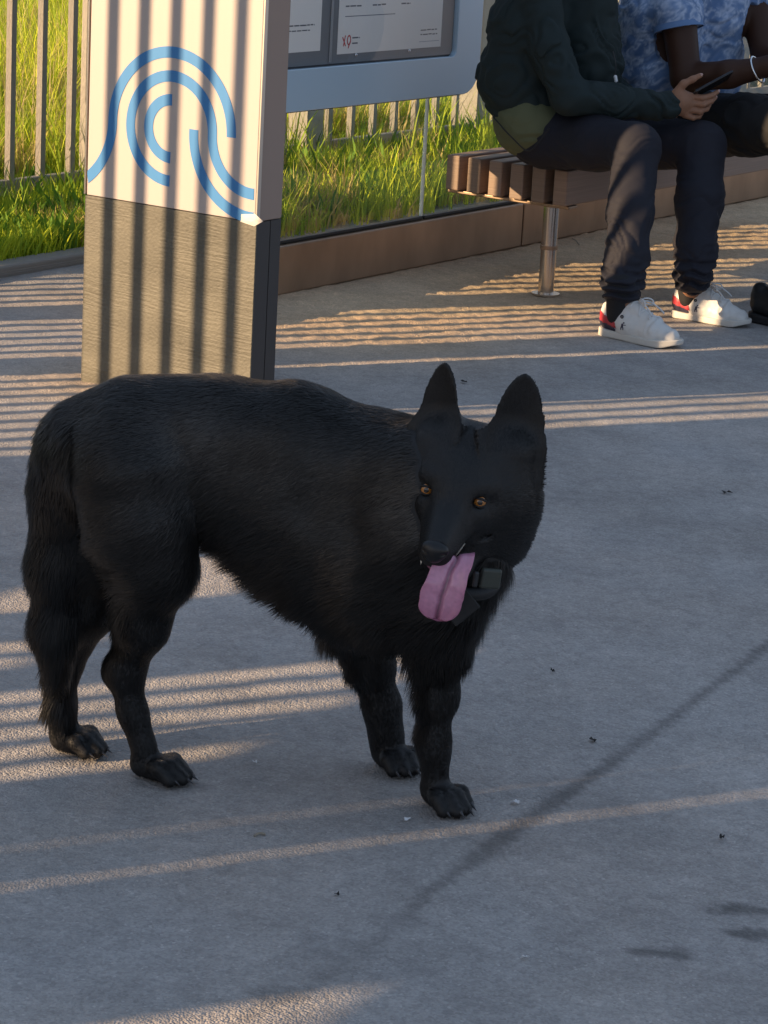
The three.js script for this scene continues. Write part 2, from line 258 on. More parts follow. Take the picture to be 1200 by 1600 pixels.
// ---------- grass ----------
{
  const blade = (r, h, w) => {
    const P = [], a = r() * 6.283, lean = (0.15 + 0.55 * r() * r()) * h, ca = Math.cos(a), sa = Math.sin(a), ox = (r() - 0.5) * 0.09, oz = (r() - 0.5) * 0.09, b = r() * 6.28, wx = Math.cos(b) * w / 2, wz = Math.sin(b) * w / 2;
    const at = t => [ox + ca * lean * t * t, h * (t - 0.18 * t * t * lean / h), oz + sa * lean * t * t];
    const rows = [0, 0.4, 0.75].map(t => { const c = at(t), k = 1 - 0.55 * t; return [[c[0] - wx * k, c[1], c[2] - wz * k], [c[0] + wx * k, c[1], c[2] + wz * k]]; }), tip = at(1);
    for (let i = 0; i < 2; i++) { const [l, q] = rows[i], [l2, q2] = rows[i + 1]; P.push(...l, ...q, ...q2, ...l, ...q2, ...l2); }
    P.push(...rows[2][0], ...rows[2][1], ...tip); return P;
  };
  const tuft = (seed, n, h0, h1, w) => { const r = mulberry(seed), P = []; for (let i = 0; i < n; i++) P.push(...blade(r, h0 + (h1 - h0) * r(), w * (0.7 + 0.6 * r()))); const g = new THREE.BufferGeometry(); g.setAttribute('position', new THREE.Float32BufferAttribute(P, 3)); g.computeVertexNormals(); return g; };
  const leaf = phys('#fff', 0.75, { side: THREE.DoubleSide, transmission: 0.4, thickness: 0, specularIntensity: 0.35 });
  const r = mulberry(77), kinds = [tuft(1, 11, 0.12, 0.30, 0.008), tuft(2, 11, 0.16, 0.38, 0.0095), tuft(3, 8, 0.24, 0.5, 0.008), tuft(4, 14, 0.05, 0.14, 0.008), tuft(5, 7, 0.07, 0.2, 0.026), tuft(6, 4, 0.3, 0.62, 0.004)];
  const lists = kinds.map(() => []);
  const put = (u, v, tall) => {
    const patch = fbm(u * 0.8, v * 0.8, 4.4), dry = fbm(u * 1.9 + 9, v * 1.9, 2.2);
    let k = tall < 0.36 ? 3 : r() < 0.16 + 0.3 * patch ? 2 : r() < 0.55 ? 1 : 0; if (tall < 0.75 && k === 2) k = 0;
    const s = (0.75 + 0.5 * r()) * (tall < 0.36 ? 0.7 + tall : Math.min(1, 0.45 + tall * 0.6)) * (1 + 0.35 * patch);
    const y = dry > 0.12 && r() < 0.5 ? 1 : 0, t = r();
    const c = y ? [0.58 + 0.1 * t, 0.47 + 0.08 * t, 0.2] : [(0.27 + 0.33 * t) * (1 + 0.5 * patch), (0.42 + 0.26 * t) * (1 + 0.25 * patch), 0.04];
    lists[k].push([u, v, s, r() * 6.283, c]);
    const x = r(); if (x < 0.06) lists[4].push([u + 0.05, v, s, r() * 6.283, [0.10 + 0.08 * t, 0.24 + 0.1 * t, 0.035]]); else if (x < 0.10 && v < -1.7 && tall > 0.3) lists[5].push([u - 0.05, v, (0.7 + 0.4 * r()) * (v > -2.4 ? 0.7 : 1), r() * 6.283, [0.6, 0.5, 0.25]]);
  };
  for (let i = 0; i < 42000; i++) { // by the kerb and through the glass
    const v = -1.31 - Math.pow(r(), 1.35) * 7.2, w = -v; const u = 0.75 + (w - 1.3) * 1.0 * 0.55 + r() * (4.2 + w * 1.25);
    if (v > -1.36 && r() < 0.5) continue;
    const edge = sstep(-1.31, -1.9, v), off = sstep(2.3, 1.5, u + (v + 1.3) * 0.9);
    if (v < -1.85 && v > -2.2 && r() < 0.62) continue;
    const near = v > -2.35; put(u, v, near ? (r() < 0.03 * edge && v < -1.6 ? 0.8 : 0.08 + 0.17 * edge * (1 - 0.5 * off)) : clamp(0.5 + 0.5 * sstep(-2.3, -4, v)));
  }
  for (let i = 0; i < 1500; i++) put(1.6 + r() * 5, -1.33 + 0.32 * r() * r(), 0.14 + 0.3 * r());   // hanging over the kerb behind the glass
  for (let i = 0; i < 16000; i++) put(2.5 + r() * 17, -8.5 - r() * 13, v2());
  for (let i = 0; i < 2500; i++) put(-7 + r() * 7.8, -1.35 - r() * 3, 0.1);
  function v2() { return 0.8; }
  const m4 = new THREE.Matrix4(), q = new THREE.Quaternion(), up = V(0, 1, 0), col = new THREE.Color();
  lists.forEach((L, k) => {
    const L2 = L.filter(e => !(e[1] < -8.55 && e[1] > -10.25));
    const im = new THREE.InstancedMesh(kinds[k], leaf, L2.length); im.name = numbered('grass'); im.userData.kind = 'stuff'; im.castShadow = im.receiveShadow = true;
    tag(im, ['bright green grass growing round the foot of the fence', 'taller green grass growing behind the shelter glass', 'long seeding grass stems rising between the fence bars', 'short cropped grass along the pale kerb', 'broad leaved weeds scattered through the grass', 'thin dry straw stalks standing in the grass'][k], 'grass');
    L2.forEach(([u, v, s, a, c], i) => { q.setFromAxisAngle(up, a); m4.compose(UV(u, 0.012, v), q, V(s, s, s)); im.setMatrixAt(i, m4); im.setColorAt(i, col.setRGB(...c)); });
    scene.add(im);
  });
}
// ---------- totem sign ----------
const totem = thing('sign_pylon', 'white sign pylon with blue wave emblem on a grey scuffed base', 'sign', place(0, 0, 0), TURN);
{ // local x = u (depth, away), z = v (width)
  const z0 = 0.02, z1 = 0.618, zc = (z0 + z1) / 2, W = z1 - z0, split = 0.528;
  const strokes = (u, v, f) => { const m1 = sstep(-0.25, 0.2, fbm(u * 3.3, v * 4.1, f + 3, 3)), m2 = sstep(0.0, 0.35, fbm(u * 2.7 + 5, v * 3.3, f + 8, 3)); return 0.75 * m1 * fbm(u * 5 + f, (v + u * 0.02) * 85, 3, 4) + 0.9 * m2 * fbm(u * 4 + f, (v + u * 0.13) * 60, 6, 4); };
  const scuff = dataTex(1024, 1024, (u, v) => { const a = 0.5 + 0.42 * strokes(u, v, 1.7) + 0.22 * fbm(u * 70, v * 70, 2, 3); return [a, a, a]; });
  const scuffC = dataTex(1024, 1024, (u, v) => { const c = 0.74 + 0.42 * fbm(u * 3, v * 5, 6, 4) + 0.05 * strokes(u, v, 1.7) + 0.16 * fbm(u * 50, v * 50, 9, 3) - 0.22 * sstep(0.16, 0, v) * (0.6 + fbm(u * 9, v * 9, 3, 3)); return [c, c * 0.985, c * 0.93]; });
  const baseM = std([0.165, 0.158, 0.13], 0.62, { map: scuffC, bumpMap: scuff, bumpScale: 0.0042 });
  const darkM = std([0.05, 0.045, 0.043], 0.5), white = phys([0.47, 0.415, 0.39], 0.42, { clearcoat: 0.25, clearcoatRoughness: 0.3 }), sideM = std([0.34, 0.245, 0.195], 0.5), metal = std([0.7, 0.66, 0.6], 0.3, { metalness: 1 });  // sideM has shade and warm bounce off the ground put into its colour
  obj('base', box(0.006, split + 0.02, W, 0.003, (split - 0.02) / 2, zc, 0.002), baseM, totem);
  obj('base_side', [box(0.06, split + 0.02, W - 0.008, 0.0365, (split - 0.02) / 2, zc), box(0.046, split + 0.02, W - 0.008, 0.093, (split - 0.02) / 2, zc)], darkM, totem);
  obj('front_panel', box(0.008, 1.9, W - 0.012, 0.004, split + 0.95 + 0.002, zc, 0.002), white, totem);
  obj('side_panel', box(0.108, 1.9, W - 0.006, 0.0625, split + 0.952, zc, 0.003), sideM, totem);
  obj('edge_trim', [box(0.012, 1.9, 0.006, 0.006, split + 0.952, z0 - 0.003, 0.002), box(0.014, 1.9, 0.007, 0.007, split + 0.957, z1 - 0.0025, 0.002)], metal, totem);
  obj('corner_chip', new THREE.CylinderGeometry(0.011, 0.03, 0.012, 5).rotateZ(Math.PI / 2).scale(0.4, 0.6, 1.4).translate(-0.003, split + 0.008, z1 - 0.02), std([0.7, 0.66, 0.6], 0.8), totem);
  obj('top_cap', box(0.118, 0.02, W, 0.06, split + 1.914, zc, 0.004), metal, totem);
  // the emblem: three bands of concentric rings that run out into waves; y up, z to the right as seen
  const cz = 0.318, cy = 0.745, sw = 0.0152, K = 0.00069, Lz = z0 + 0.007, Rz = z1 - 0.008;
  const band = (pts) => { const n = pts.length, P = [], Ix = []; pts.forEach((p, i) => { const a = pts[Math.max(0, i - 1)], b = pts[Math.min(n - 1, i + 1)], t = [b[0] - a[0], b[1] - a[1]], l = Math.hypot(...t), nx = -t[1] / l * sw, ny = t[0] / l * sw; for (const s of [1, -1]) for (const x of [-0.0012, 0.0002]) P.push(x, p[1] + s * ny, Math.min(Rz, Math.max(Lz, p[0] + s * nx))); if (i) { const o = (i - 1) * 4; for (const [a1, b1] of [[0, 2], [2, 3], [3, 1], [1, 0]]) Ix.push(o + a1, o + b1, o + 4 + b1, o + a1, o + 4 + b1, o + 4 + a1); } }); const e = (n - 1) * 4; Ix.push(0, 1, 3, 0, 3, 2, e, e + 2, e + 3, e, e + 3, e + 1); const g = new THREE.BufferGeometry(); g.setAttribute('position', new THREE.Float32BufferAttribute(P, 3)); g.setIndex(Ix); const q = g.toNonIndexed(); q.computeVertexNormals(); return q; };
  const arc = (c, r, a0, a1, n = 60) => Array.from({ length: n + 1 }, (_, i) => { const a = (a0 + (a1 - a0) * i / n) * Math.PI / 180; return [cz + (c + r * Math.cos(a)) * K, cy + r * Math.sin(a) * K]; });
  const blue = phys([0.035, 0.21, 0.50], 0.45);
  obj('emblem_band', band(arc(0, 113, 90, 270)), blue, totem);
  obj('emblem_band', band([...arc(0, 205, 270, 0, 90), ...arc(410, 205, 180, 272, 40).slice(1)]), blue, totem);
  obj('emblem_band', band(arc(410, 297, 178, 272, 50)), blue, totem);
  obj('emblem_band', band([...arc(-594, 297, -56, 0, 30), ...arc(0, 297, 180, 0, 90).slice(1)]), blue, totem);
}
// ---------- shelter ----------
const steelMap = dataTex(256, 256, (u, v) => { const c = 0.8 + 0.35 * fbm(u * 7, v * 1.5, 3, 4); return [c, c * 0.96, c * 0.9]; });
const steel = std([0.46, 0.335, 0.25], 0.38, { metalness: 0.85, map: steelMap });
const shelter = thing('bus_shelter', 'glass windbreak wall of the bus shelter on a stainless steel floor beam', 'shelter', place(0, 0, -0.385), TURN);
const uvBox = (g, sx, sy) => { const p = g.attributes.position, uv = g.attributes.uv; for (let i = 0; i < p.count; i++) uv.setXY(i, (p.getX(i) + p.getZ(i)) * sx, p.getY(i) * sy); return g; };
{
  for (const [a, b] of [[0.66, 3.078], [3.088, 4.75], [4.76, 6.6]]) obj('beam', uvBox(box(b - a, 0.168, 0.07, (a + b) / 2, 0.085, -0.035, 0.006), 1.1, 2), steel, shelter);
  const rubber = std([0.012, 0.013, 0.014], 0.5), glassM = phys([0.93, 0.985, 0.96], 0.01, { transmission: 1, thickness: 0, ior: 1.5 }), edgeM = phys([0.7, 0.78, 0.72], 0.25, {});
  for (const [a, b] of [[0.68, 2.397], [2.407, 3.075], [3.09, 4.74], [4.77, 6.58]]) {
    obj('glass_pane', new THREE.PlaneGeometry(b - a, 1.95).translate((a + b) / 2, 0.181 + 0.975, -0.035), glassM, shelter);
    obj('gasket', box(b - a, 0.012, 0.026, (a + b) / 2, 0.176, -0.035, 0.003), rubber, shelter);
  }
  obj('glass_edge', box(0.0085, 1.95, 0.011, 2.402, 0.182 + 0.975, -0.035), edgeM, shelter);
  for (const u of [0.95, 4.755, 6.62]) obj('post', [box(0.06, 2.45, 0.06, u, 1.225, -0.12, 0.008), box(0.12, 0.012, 0.14, u, 0.006, -0.12, 0.003)], steel, shelter);
  obj('head_rail', box(5.9, 0.08, 0.06, 3.63, 2.25, -0.03, 0.006), steel, shelter);
}
// ---------- notice board ----------
const board = thing('notice_board', 'pale blue framed timetable case hung on the shelter glass', 'notice board', place(0, 0, -0.385), TURN);
{
  const rr = (x0, y0, x1, y1, r) => { const s = new THREE.Shape(); s.moveTo(x0 + r, y0); s.lineTo(x1 - r, y0); s.absarc(x1 - r, y0 + r, r, -Math.PI / 2, 0); s.lineTo(x1, y1 - r); s.absarc(x1 - r, y1 - r, r, 0, Math.PI / 2); s.lineTo(x0 + r, y1); s.absarc(x0 + r, y1 - r, r, Math.PI / 2, Math.PI); s.lineTo(x0, y0 + r); s.absarc(x0 + r, y0 + r, r, Math.PI, Math.PI * 1.5); return s; };
  const X0 = 0.5, X1 = 2.647, Y0 = 0.626, Y1 = 1.95;
  const fr = rr(X0, Y0, X1, Y1, 0.10); fr.holes.push(rr(X0 + 0.13, 0.761, 2.487, Y1 - 0.13, 0.03));
  obj('frame', new THREE.ExtrudeGeometry(fr, { depth: 0.016, bevelEnabled: true, bevelSize: 0.003, bevelThickness: 0.003, bevelSegments: 2, curveSegments: 16 }).translate(0, 0, 0.006), phys([0.52, 0.68, 0.80], 0.25, { metalness: 0.1, clearcoat: 0.6, clearcoatRoughness: 0.12 }), board);
  const body = rr(X0 - 0.004, Y0 - 0.009, X1 + 0.006, Y1 + 0.006, 0.106);
  obj('case', new THREE.ExtrudeGeometry(body, { depth: 0.028, bevelEnabled: false, curveSegments: 16 }).translate(0, 0, -0.026), std([0.035, 0.038, 0.045], 0.45), board);
  obj('backing', box(1.85, 1.12, 0.003, 1.62, 1.33, 0.0035), std([0.20, 0.21, 0.22], 0.6), board);
  const page = (seed, draw) => canvasTex(1024, 820, (c, w, h) => { c.fillStyle = '#eceae4'; c.fillRect(0, 0, w, h); draw(c, w, h, mulberry(seed)); });
  const line = (c, x, y, w, r, t = 7) => { c.fillStyle = '#55575c'; let p = x; while (p < x + w) { const k = 14 + r() * 46; c.fillRect(p, y + (r() - 0.5) * 2, Math.min(k, x + w - p), t); p += k + 7; } };
  const main = page(5, (c, w, h, r) => {
    const y0 = h * 0.585; for (const [x, ws, n] of [[w * 0.06, 0.145, 3], [w * 0.31, 0.21, 3], [w * 0.585, 0.15, 3]]) for (let i = 0; i < n; i++) line(c, x, y0 + i * 42, w * ws * (i === 2 && x > 300 ? 0.6 : 1), r, i ? 7 : 9);
    c.fillStyle = '#60626a'; c.fillRect(w * 0.06, h * 0.755, w * 0.47, 4);
    c.strokeStyle = '#333'; c.lineWidth = 6; c.beginPath(); c.moveTo(w * 0.74, h * 0.55); c.lineTo(w * 0.79, h * 0.64); c.lineTo(w * 0.83, h * 0.56); c.moveTo(w * 0.76, h * 0.62); c.lineTo(w * 0.82, h * 0.64); c.stroke();
    c.strokeStyle = '#b32a2a'; c.lineWidth = 8; c.beginPath(); c.moveTo(w * 0.045, h * 0.89); c.lineTo(w * 0.075, h * 0.95); c.moveTo(w * 0.055, h * 0.95); c.lineTo(w * 0.07, h * 0.88); c.stroke(); c.beginPath(); c.ellipse(w * 0.105, h * 0.912, 15, 24, 0, 0, 7); c.stroke(); c.beginPath(); c.moveTo(w * 0.118, h * 0.92); c.lineTo(w * 0.1, h * 0.965); c.stroke();
    line(c, w * 0.135, h * 0.895, w * 0.07, r, 7); line(c, w * 0.135, h * 0.93, w * 0.055, r, 7);
    line(c, w * 0.79, h * 0.875, w * 0.17, r, 6); line(c, w * 0.79, h * 0.905, w * 0.17, r, 6); c.fillStyle = '#9a9ca3'; c.fillRect(w * 0.78, h * 0.955, w * 0.2, 3);
    for (let i = 0; i < 9; i++) line(c, w * 0.06, h * (0.06 + i * 0.052), w * (0.5 + 0.35 * r()), r, 6);
  });
  const side = page(6, (c, w, h, r) => { c.fillStyle = '#7d838c'; c.fillRect(w * 0.62, h * 0.42, w * 0.11, h * 0.1); for (let i = 0; i < 3; i++) line(c, w * 0.74, h * (0.43 + i * 0.045), w * (0.16 - 0.02 * i), r, 7); line(c, w * 0.7, h * 0.82, w * 0.24, r, 7); line(c, w * 0.7, h * 0.855, w * 0.2, r, 6); });
  const paper = t => std('#fff', 0.55, { map: t });
  const sheet = (a, b, y0, y1, t) => obj('poster', new THREE.BoxGeometry(b - a, y1 - y0, 0.0008).translate((a + b) / 2, (y0 + y1) / 2, 0.006), paper(t), board);
  sheet(1.757, 2.403, 0.8, 1.318, main); sheet(1.02, 1.657, 0.817, 1.318, side);
  obj('divider', box(0.012, 1.03, 0.006, 1.715, 1.29, 0.0082, 0.002), std([0.45, 0.47, 0.49], 0.35, { metalness: 0.6 }), board);
  for (const u of [1.87, 2.2, 1.34]) obj('clip', new THREE.SphereGeometry(0.006, 10, 8).scale(1.2, 1, 0.7).translate(u, 0.794, 0.0075), std([0.8, 0.8, 0.8], 0.2, { metalness: 1 }), board);
  obj('cover_glass', new THREE.PlaneGeometry(1.87, 1.12).translate(1.625, 1.33, 0.0128), phys([1, 1, 1], 0.03, { transmission: 1, thickness: 0 }), board);
}
// ---------- bench ----------
const bench = thing('slatted_bench', 'brown slatted bench on round steel legs in front of the glass', 'bench', place(0, 0, 0), TURN);
{
  const wood = [0, 1, 2].map(i => std([[0.30, 0.20, 0.145], [0.26, 0.175, 0.125], [0.33, 0.22, 0.16]][i], 0.55, { map: dataTex(256, 128, (u, v) => { const c = 0.85 + 0.3 * fbm(u * 3 + i * 9, v * 60, i, 3); return [c, c, c]; }), bumpMap: dataTex(128, 128, (u, v) => { const c = 0.5 + 0.5 * fbm(u * 5, v * 70, i, 3); return [c, c, c]; }), bumpScale: 0.001 }));
  const L = 2.2;
  for (let i = 0; i < 6; i++) obj('slat', uvBox(box(L, 0.124, 0.054, 2.21 + L / 2, 0.386, -0.173 + i * 0.0882, 0.006), 0.6, 4), wood[i % 3], bench);
  for (const u of [2.262, 4.2]) {
    obj('cross_bar', box(0.06, 0.012, 0.5, u, 0.3175, 0.047, 0.003), steel, bench);
    obj('leg', [cyl(0.0275, 0.0275, 0.31, u, 0.1555, 0.211, 28), cyl(0.05, 0.05, 0.006, u, 0.003, 0.211, 28)], std([0.62, 0.56, 0.5], 0.22, { metalness: 1 }), bench);
    obj('leg_ring', new THREE.CylinderGeometry(0.031, 0.031, 0.014, 28).translate(u, 0.168, 0.211), steel, bench);
  }
}
// ---------- people ----------
const skinMat = (c) => phys(c, 0.5, { specularIntensity: 0.5 });
const shoeParts = (who, heel, toe, kind) => {                    // heel and toe on the ground; axes x to the toe, z to the wearer's right
  const d = toe.clone().sub(heel).setY(0), L = d.length() / 0.295; const yaw = Math.atan2(-d.z, d.x);
  const fit = g => g.scale(L, L, L).rotateY(yaw).translate(heel.x, heel.y, heel.z);
  const outline = (x, z, grow) => { const a = clamp(x / 0.295), hw = 0.031 + 0.017 * sstep(0.25, 0.72, a) - 0.012 * sstep(0.8, 1, a), c = 0.004 * Math.sin(a * 3.1); const x0 = Math.max(0, 0.036 - x), x1 = Math.max(0, x - (0.295 - 0.045)); const e = x0 > 0 ? 0.031 - Math.sqrt(Math.max(0, 1 - (x0 / 0.036) ** 2)) * 0.031 : x1 > 0 ? hw - Math.sqrt(Math.max(0, 1 - (x1 / 0.045) ** 2)) * hw : 0; return Math.abs(z - c) - (hw - e) - grow; };
  const soleF = (x, y, z) => { const top = 0.024 + 0.006 * sstep(0.2, 0.3, x) + 0.004 * sstep(0.08, 0, x), bot = 0.001 + 0.014 * sstep(0.235, 0.3, x); const d2 = Math.max(outline(x, z, 0.004), -0.003 - x, x - 0.297), dy = Math.max(y - top, bot - y), a = Math.max(d2 + 0.004, 0), b = Math.max(dy + 0.004, 0); return Math.min(Math.max(d2, dy) + 0.004, 0) + Math.hypot(a, b) - 0.004; };
  const sole = nets(soleF, V(-0.012, -0.004, -0.07), V(0.306, 0.045, 0.07), 0.004);
  const up = [rc(V(0.04, 0.05, 0), V(0.11, 0.045, 0), 0.034, 0.038, 0.02), rc(V(0.11, 0.045, 0.002), V(0.2, 0.035, 0.005), 0.04, 0.042, 0.03), rc(V(0.2, 0.033, 0.005), V(0.254, 0.029, 0.004), 0.039, 0.031, 0.02), rc(V(0.036, 0.075, 0), V(0.09, 0.082, 0), 0.028, 0.031, 0.02), rc(V(0.115, 0.098, 0), V(0.185, 0.062, 0.002), 0.022, 0.026, 0.02), rc(V(0.107, 0.105, 0), V(0.125, 0.098, 0), 0.019, 0.019, 0.012), rc(V(0.02, 0.09, 0), V(0.024, 0.05, 0), 0.016, 0.02, 0.02)];
  const crease = (x, y, z) => 0.0022 * Math.sin(x * 260 + 3 * noise.noise(x * 30, z * 30, 1)) * sstep(0.17, 0.2, x) * sstep(0.235, 0.215, x) * sstep(0.03, 0.05, y) + 0.0014 * noise.noise(x * 60, y * 60, z * 60);
  const upF = sdf(up, [rc(V(0.058, 0.128, 0), V(0.084, 0.11, 0), 0.026, 0.024, 0.008)], crease), upM = (x, y, z) => Math.max(upF(x, y, z), 0.014 - y);
  const upper = nets(upM, V(-0.01, 0.008, -0.062), V(0.305, 0.14, 0.068), 0.004);
  const white = kind === 'white';
  const leather = phys(white ? [0.66, 0.66, 0.655] : [0.012, 0.012, 0.013], 0.45, { bumpMap: grainBump, bumpScale: 0.0006, vertexColors: white }), rub = std(white ? [0.60, 0.58, 0.53] : [0.015, 0.015, 0.016], 0.6);
  if (white) colorBy(upper, (x, y, z) => { const c = 1 - 0.35 * Math.max(0, fbm(x * 22, y * 22, z * 22, 4)) * sstep(0.1, 0.2, x) - 0.12 * Math.max(0, fbm(x * 9, y * 9, z * 9)); return [c, c * 0.99, c * 0.96]; });
  const zones = white ? [patchOf(upper, (x, y, z) => Math.abs(z) > 0.012 - (x < 0.01 ? 1 : 0) && x < 0.078 - (y - 0.026) * 0.35 && y > 0.026 && y < 0.060 - x * 0.22 - (0.004), 0.0012), patchOf(upper, (x, y, z) => x < 0.085 - (y - 0.026) * 0.35 && y >= 0.054 - x * 0.22 && y < 0.083 - x * 0.40, 0.0016)] : null;
  obj('shoe_sole', fit(sole), rub, who);
  const u = obj('shoe', fit(upper), leather, who);
  if (white) {
    obj('heel_patch', fit(zones[0]), std([0.03, 0.028, 0.055], 0.5), u); obj('heel_patch', fit(zones[1]), std([0.42, 0.03, 0.045], 0.5), u);
    const topY = x => { let y = 0.14; while (y > 0.03 && upM(x, y, 0) > 0) y -= 0.0008; return y; };
    const lace = []; for (let i = 0; i < 5; i++) { const x = 0.122 + i * 0.019, w = 0.025 + 0.001 * i; const pts = [-1, -0.5, 0, 0.5, 1].map(q => { const z = q * w; let y = 0.14; while (y > 0.02 && upM(x + 0.008 * q * (i % 2 ? 1 : -1), y, z) > 0) y -= 0.0008; return V(x + 0.008 * q * (i % 2 ? 1 : -1), y + 0.0015, z); }); lace.push(tube(pts, 0.0027, 6, 14)); }
    const k = V(0.132, topY(0.132) + 0.004, 0); for (const s of [1, -1]) { lace.push(tube([k, k.clone().add(V(0.012, 0.014, 0.012 * s)), k.clone().add(V(0.034, 0.010, 0.024 * s)), k.clone().add(V(0.036, -0.004, 0.026 * s)), k.clone().add(V(0.012, 0.0, 0.01 * s))], 0.0026, 6, 24)); lace.push(tube([k, k.clone().add(V(0.02, 0.006, 0.016 * s)), k.clone().add(V(0.055, -0.012, 0.03 * s)), k.clone().add(V(0.072, -0.028, 0.036 * s))], 0.0026, 6, 24)); }
    obj('laces', lace.map(fit), std([0.68, 0.68, 0.67], 0.8), u);
    for (const s of [1, -1]) { let z = 0.07; while (z > 0 && upM(0.098, 0.076, z * s) > 0) z -= 0.0008; obj('eyelet', fit(new THREE.TorusGeometry(0.0042, 0.0022, 6, 14).translate(0.098, 0.076, (z + 0.001) * s)), std([0.02, 0.02, 0.03], 0.4), u); }
    { // small dark rider-like mark on the outer side
      const m = (px, py, rx, ry) => { const g = new THREE.SphereGeometry(1, 10, 8).scale(rx, ry, 0.002); let z = 0.07; while (z > 0 && upM(px, py, z) > 0) z -= 0.0008; return fit(g.translate(px, py, z + 0.0005)); };
      obj('shoe_mark', [m(0.106, 0.050, 0.0045, 0.0075), m(0.110, 0.059, 0.003, 0.003), m(0.102, 0.041, 0.002, 0.006), m(0.110, 0.041, 0.0018, 0.005), m(0.114, 0.053, 0.005, 0.0014)], std([0.03, 0.035, 0.07], 0.5), u);
    }
  }
};
function headOf(who, c, look, skinC, hairC, base) {               // returns signed-distance parts of a head in world metres, adds hair, eyes
  const q = new THREE.Quaternion().setFromRotationMatrix(new THREE.Matrix4().lookAt(look, V(0, 0, 0), V(0, 1, 0)));
  const w = (x, y, z) => V(x, y, z).applyQuaternion(q).add(c), E = (x, y, z, a, b, d, k = 0.02) => ell(w(x, y, z), V(a, b, d), k, q);
  const prims = [E(0, 0.035, -0.012, 0.074, 0.09, 0.093), E(0, -0.045, 0.03, 0.054, 0.07, 0.058, 0.04), rc(w(0, 0.012, 0.088), w(0, -0.022, 0.106), 0.009, 0.013, 0.012), E(0.012, -0.027, 0.1, 0.008, 0.006, 0.009, 0.006), E(-0.012, -0.027, 0.1, 0.008, 0.006, 0.009, 0.006), E(0, -0.05, 0.086, 0.024, 0.006, 0.01, 0.006), E(0, -0.062, 0.084, 0.02, 0.007, 0.01, 0.006), E(0, -0.095, 0.07, 0.02, 0.017, 0.018, 0.02), rc(w(0.05, 0.028, 0.066), w(0.015, 0.03, 0.082), 0.01, 0.009, 0.015), rc(w(-0.05, 0.028, 0.066), w(-0.015, 0.03, 0.082), 0.01, 0.009, 0.015), E(0.075, -0.005, -0.01, 0.008, 0.032, 0.018, 0.01), E(-0.075, -0.005, -0.01, 0.008, 0.032, 0.018, 0.01)];
  const hair = [E(0, 0.052, -0.024, 0.079, 0.088, 0.093), E(0, -0.02, -0.065, 0.06, 0.06, 0.04)];
  obj('hair', netPrims(hair, 0.006, [E(0, -0.03, 0.09, 0.09, 0.075, 0.075, 0.02)], (x, y, z) => 0.004 * noise.noise(x * 60, y * 60, z * 60)).translate(-base.x, -base.y, -base.z), std(hairC, 0.75), who);
  for (const s of [1, -1]) { const p = w(0.032 * s, 0.008, 0.072); obj('eye', new THREE.SphereGeometry(0.0125, 16, 12).translate(p.x - base.x, p.y - base.y, p.z - base.z), phys([0.5, 0.47, 0.43], 0.15), who); const p2 = w(0.032 * s, 0.006, 0.081); obj('iris', new THREE.SphereGeometry(0.0055, 12, 8).translate(p2.x - base.x, p2.y - base.y, p2.z - base.z), phys([0.03, 0.015, 0.008], 0.15), who); }
  return prims;
}
const chainOf = (list, k) => list.slice(1).map((b, i) => rc(list[i][0], b[0], list[i][1], b[1], k));
const shrink = (list, d) => list.map(([p, r]) => [p, Math.max(0.012, r - d)]);
const foot = (hx, hz, tx, tz) => { const p = t => V(hx + (tx - hx) * t, 0.05 - 0.012 * t, hz + (tz - hz) * t); return [rc(p(0.17), p(0.45), 0.03, 0.03, 0.02), rc(p(0.45), p(0.8), 0.03, 0.022, 0.02), rc(p(0.24), p(0.26).setY(0.12), 0.03, 0.036, 0.02)]; };
const folds = (amp, f) => (x, y, z) => { const w = fbm(x * 6, y * 6, z * 6, 2); return -amp * Math.abs(noise.noise(x * f + w * 3, y * f * 1.9 + w * 4, z * f)) + amp * 0.35 - amp * 0.10 * noise.noise(x * 30, y * 30, z * 30); };
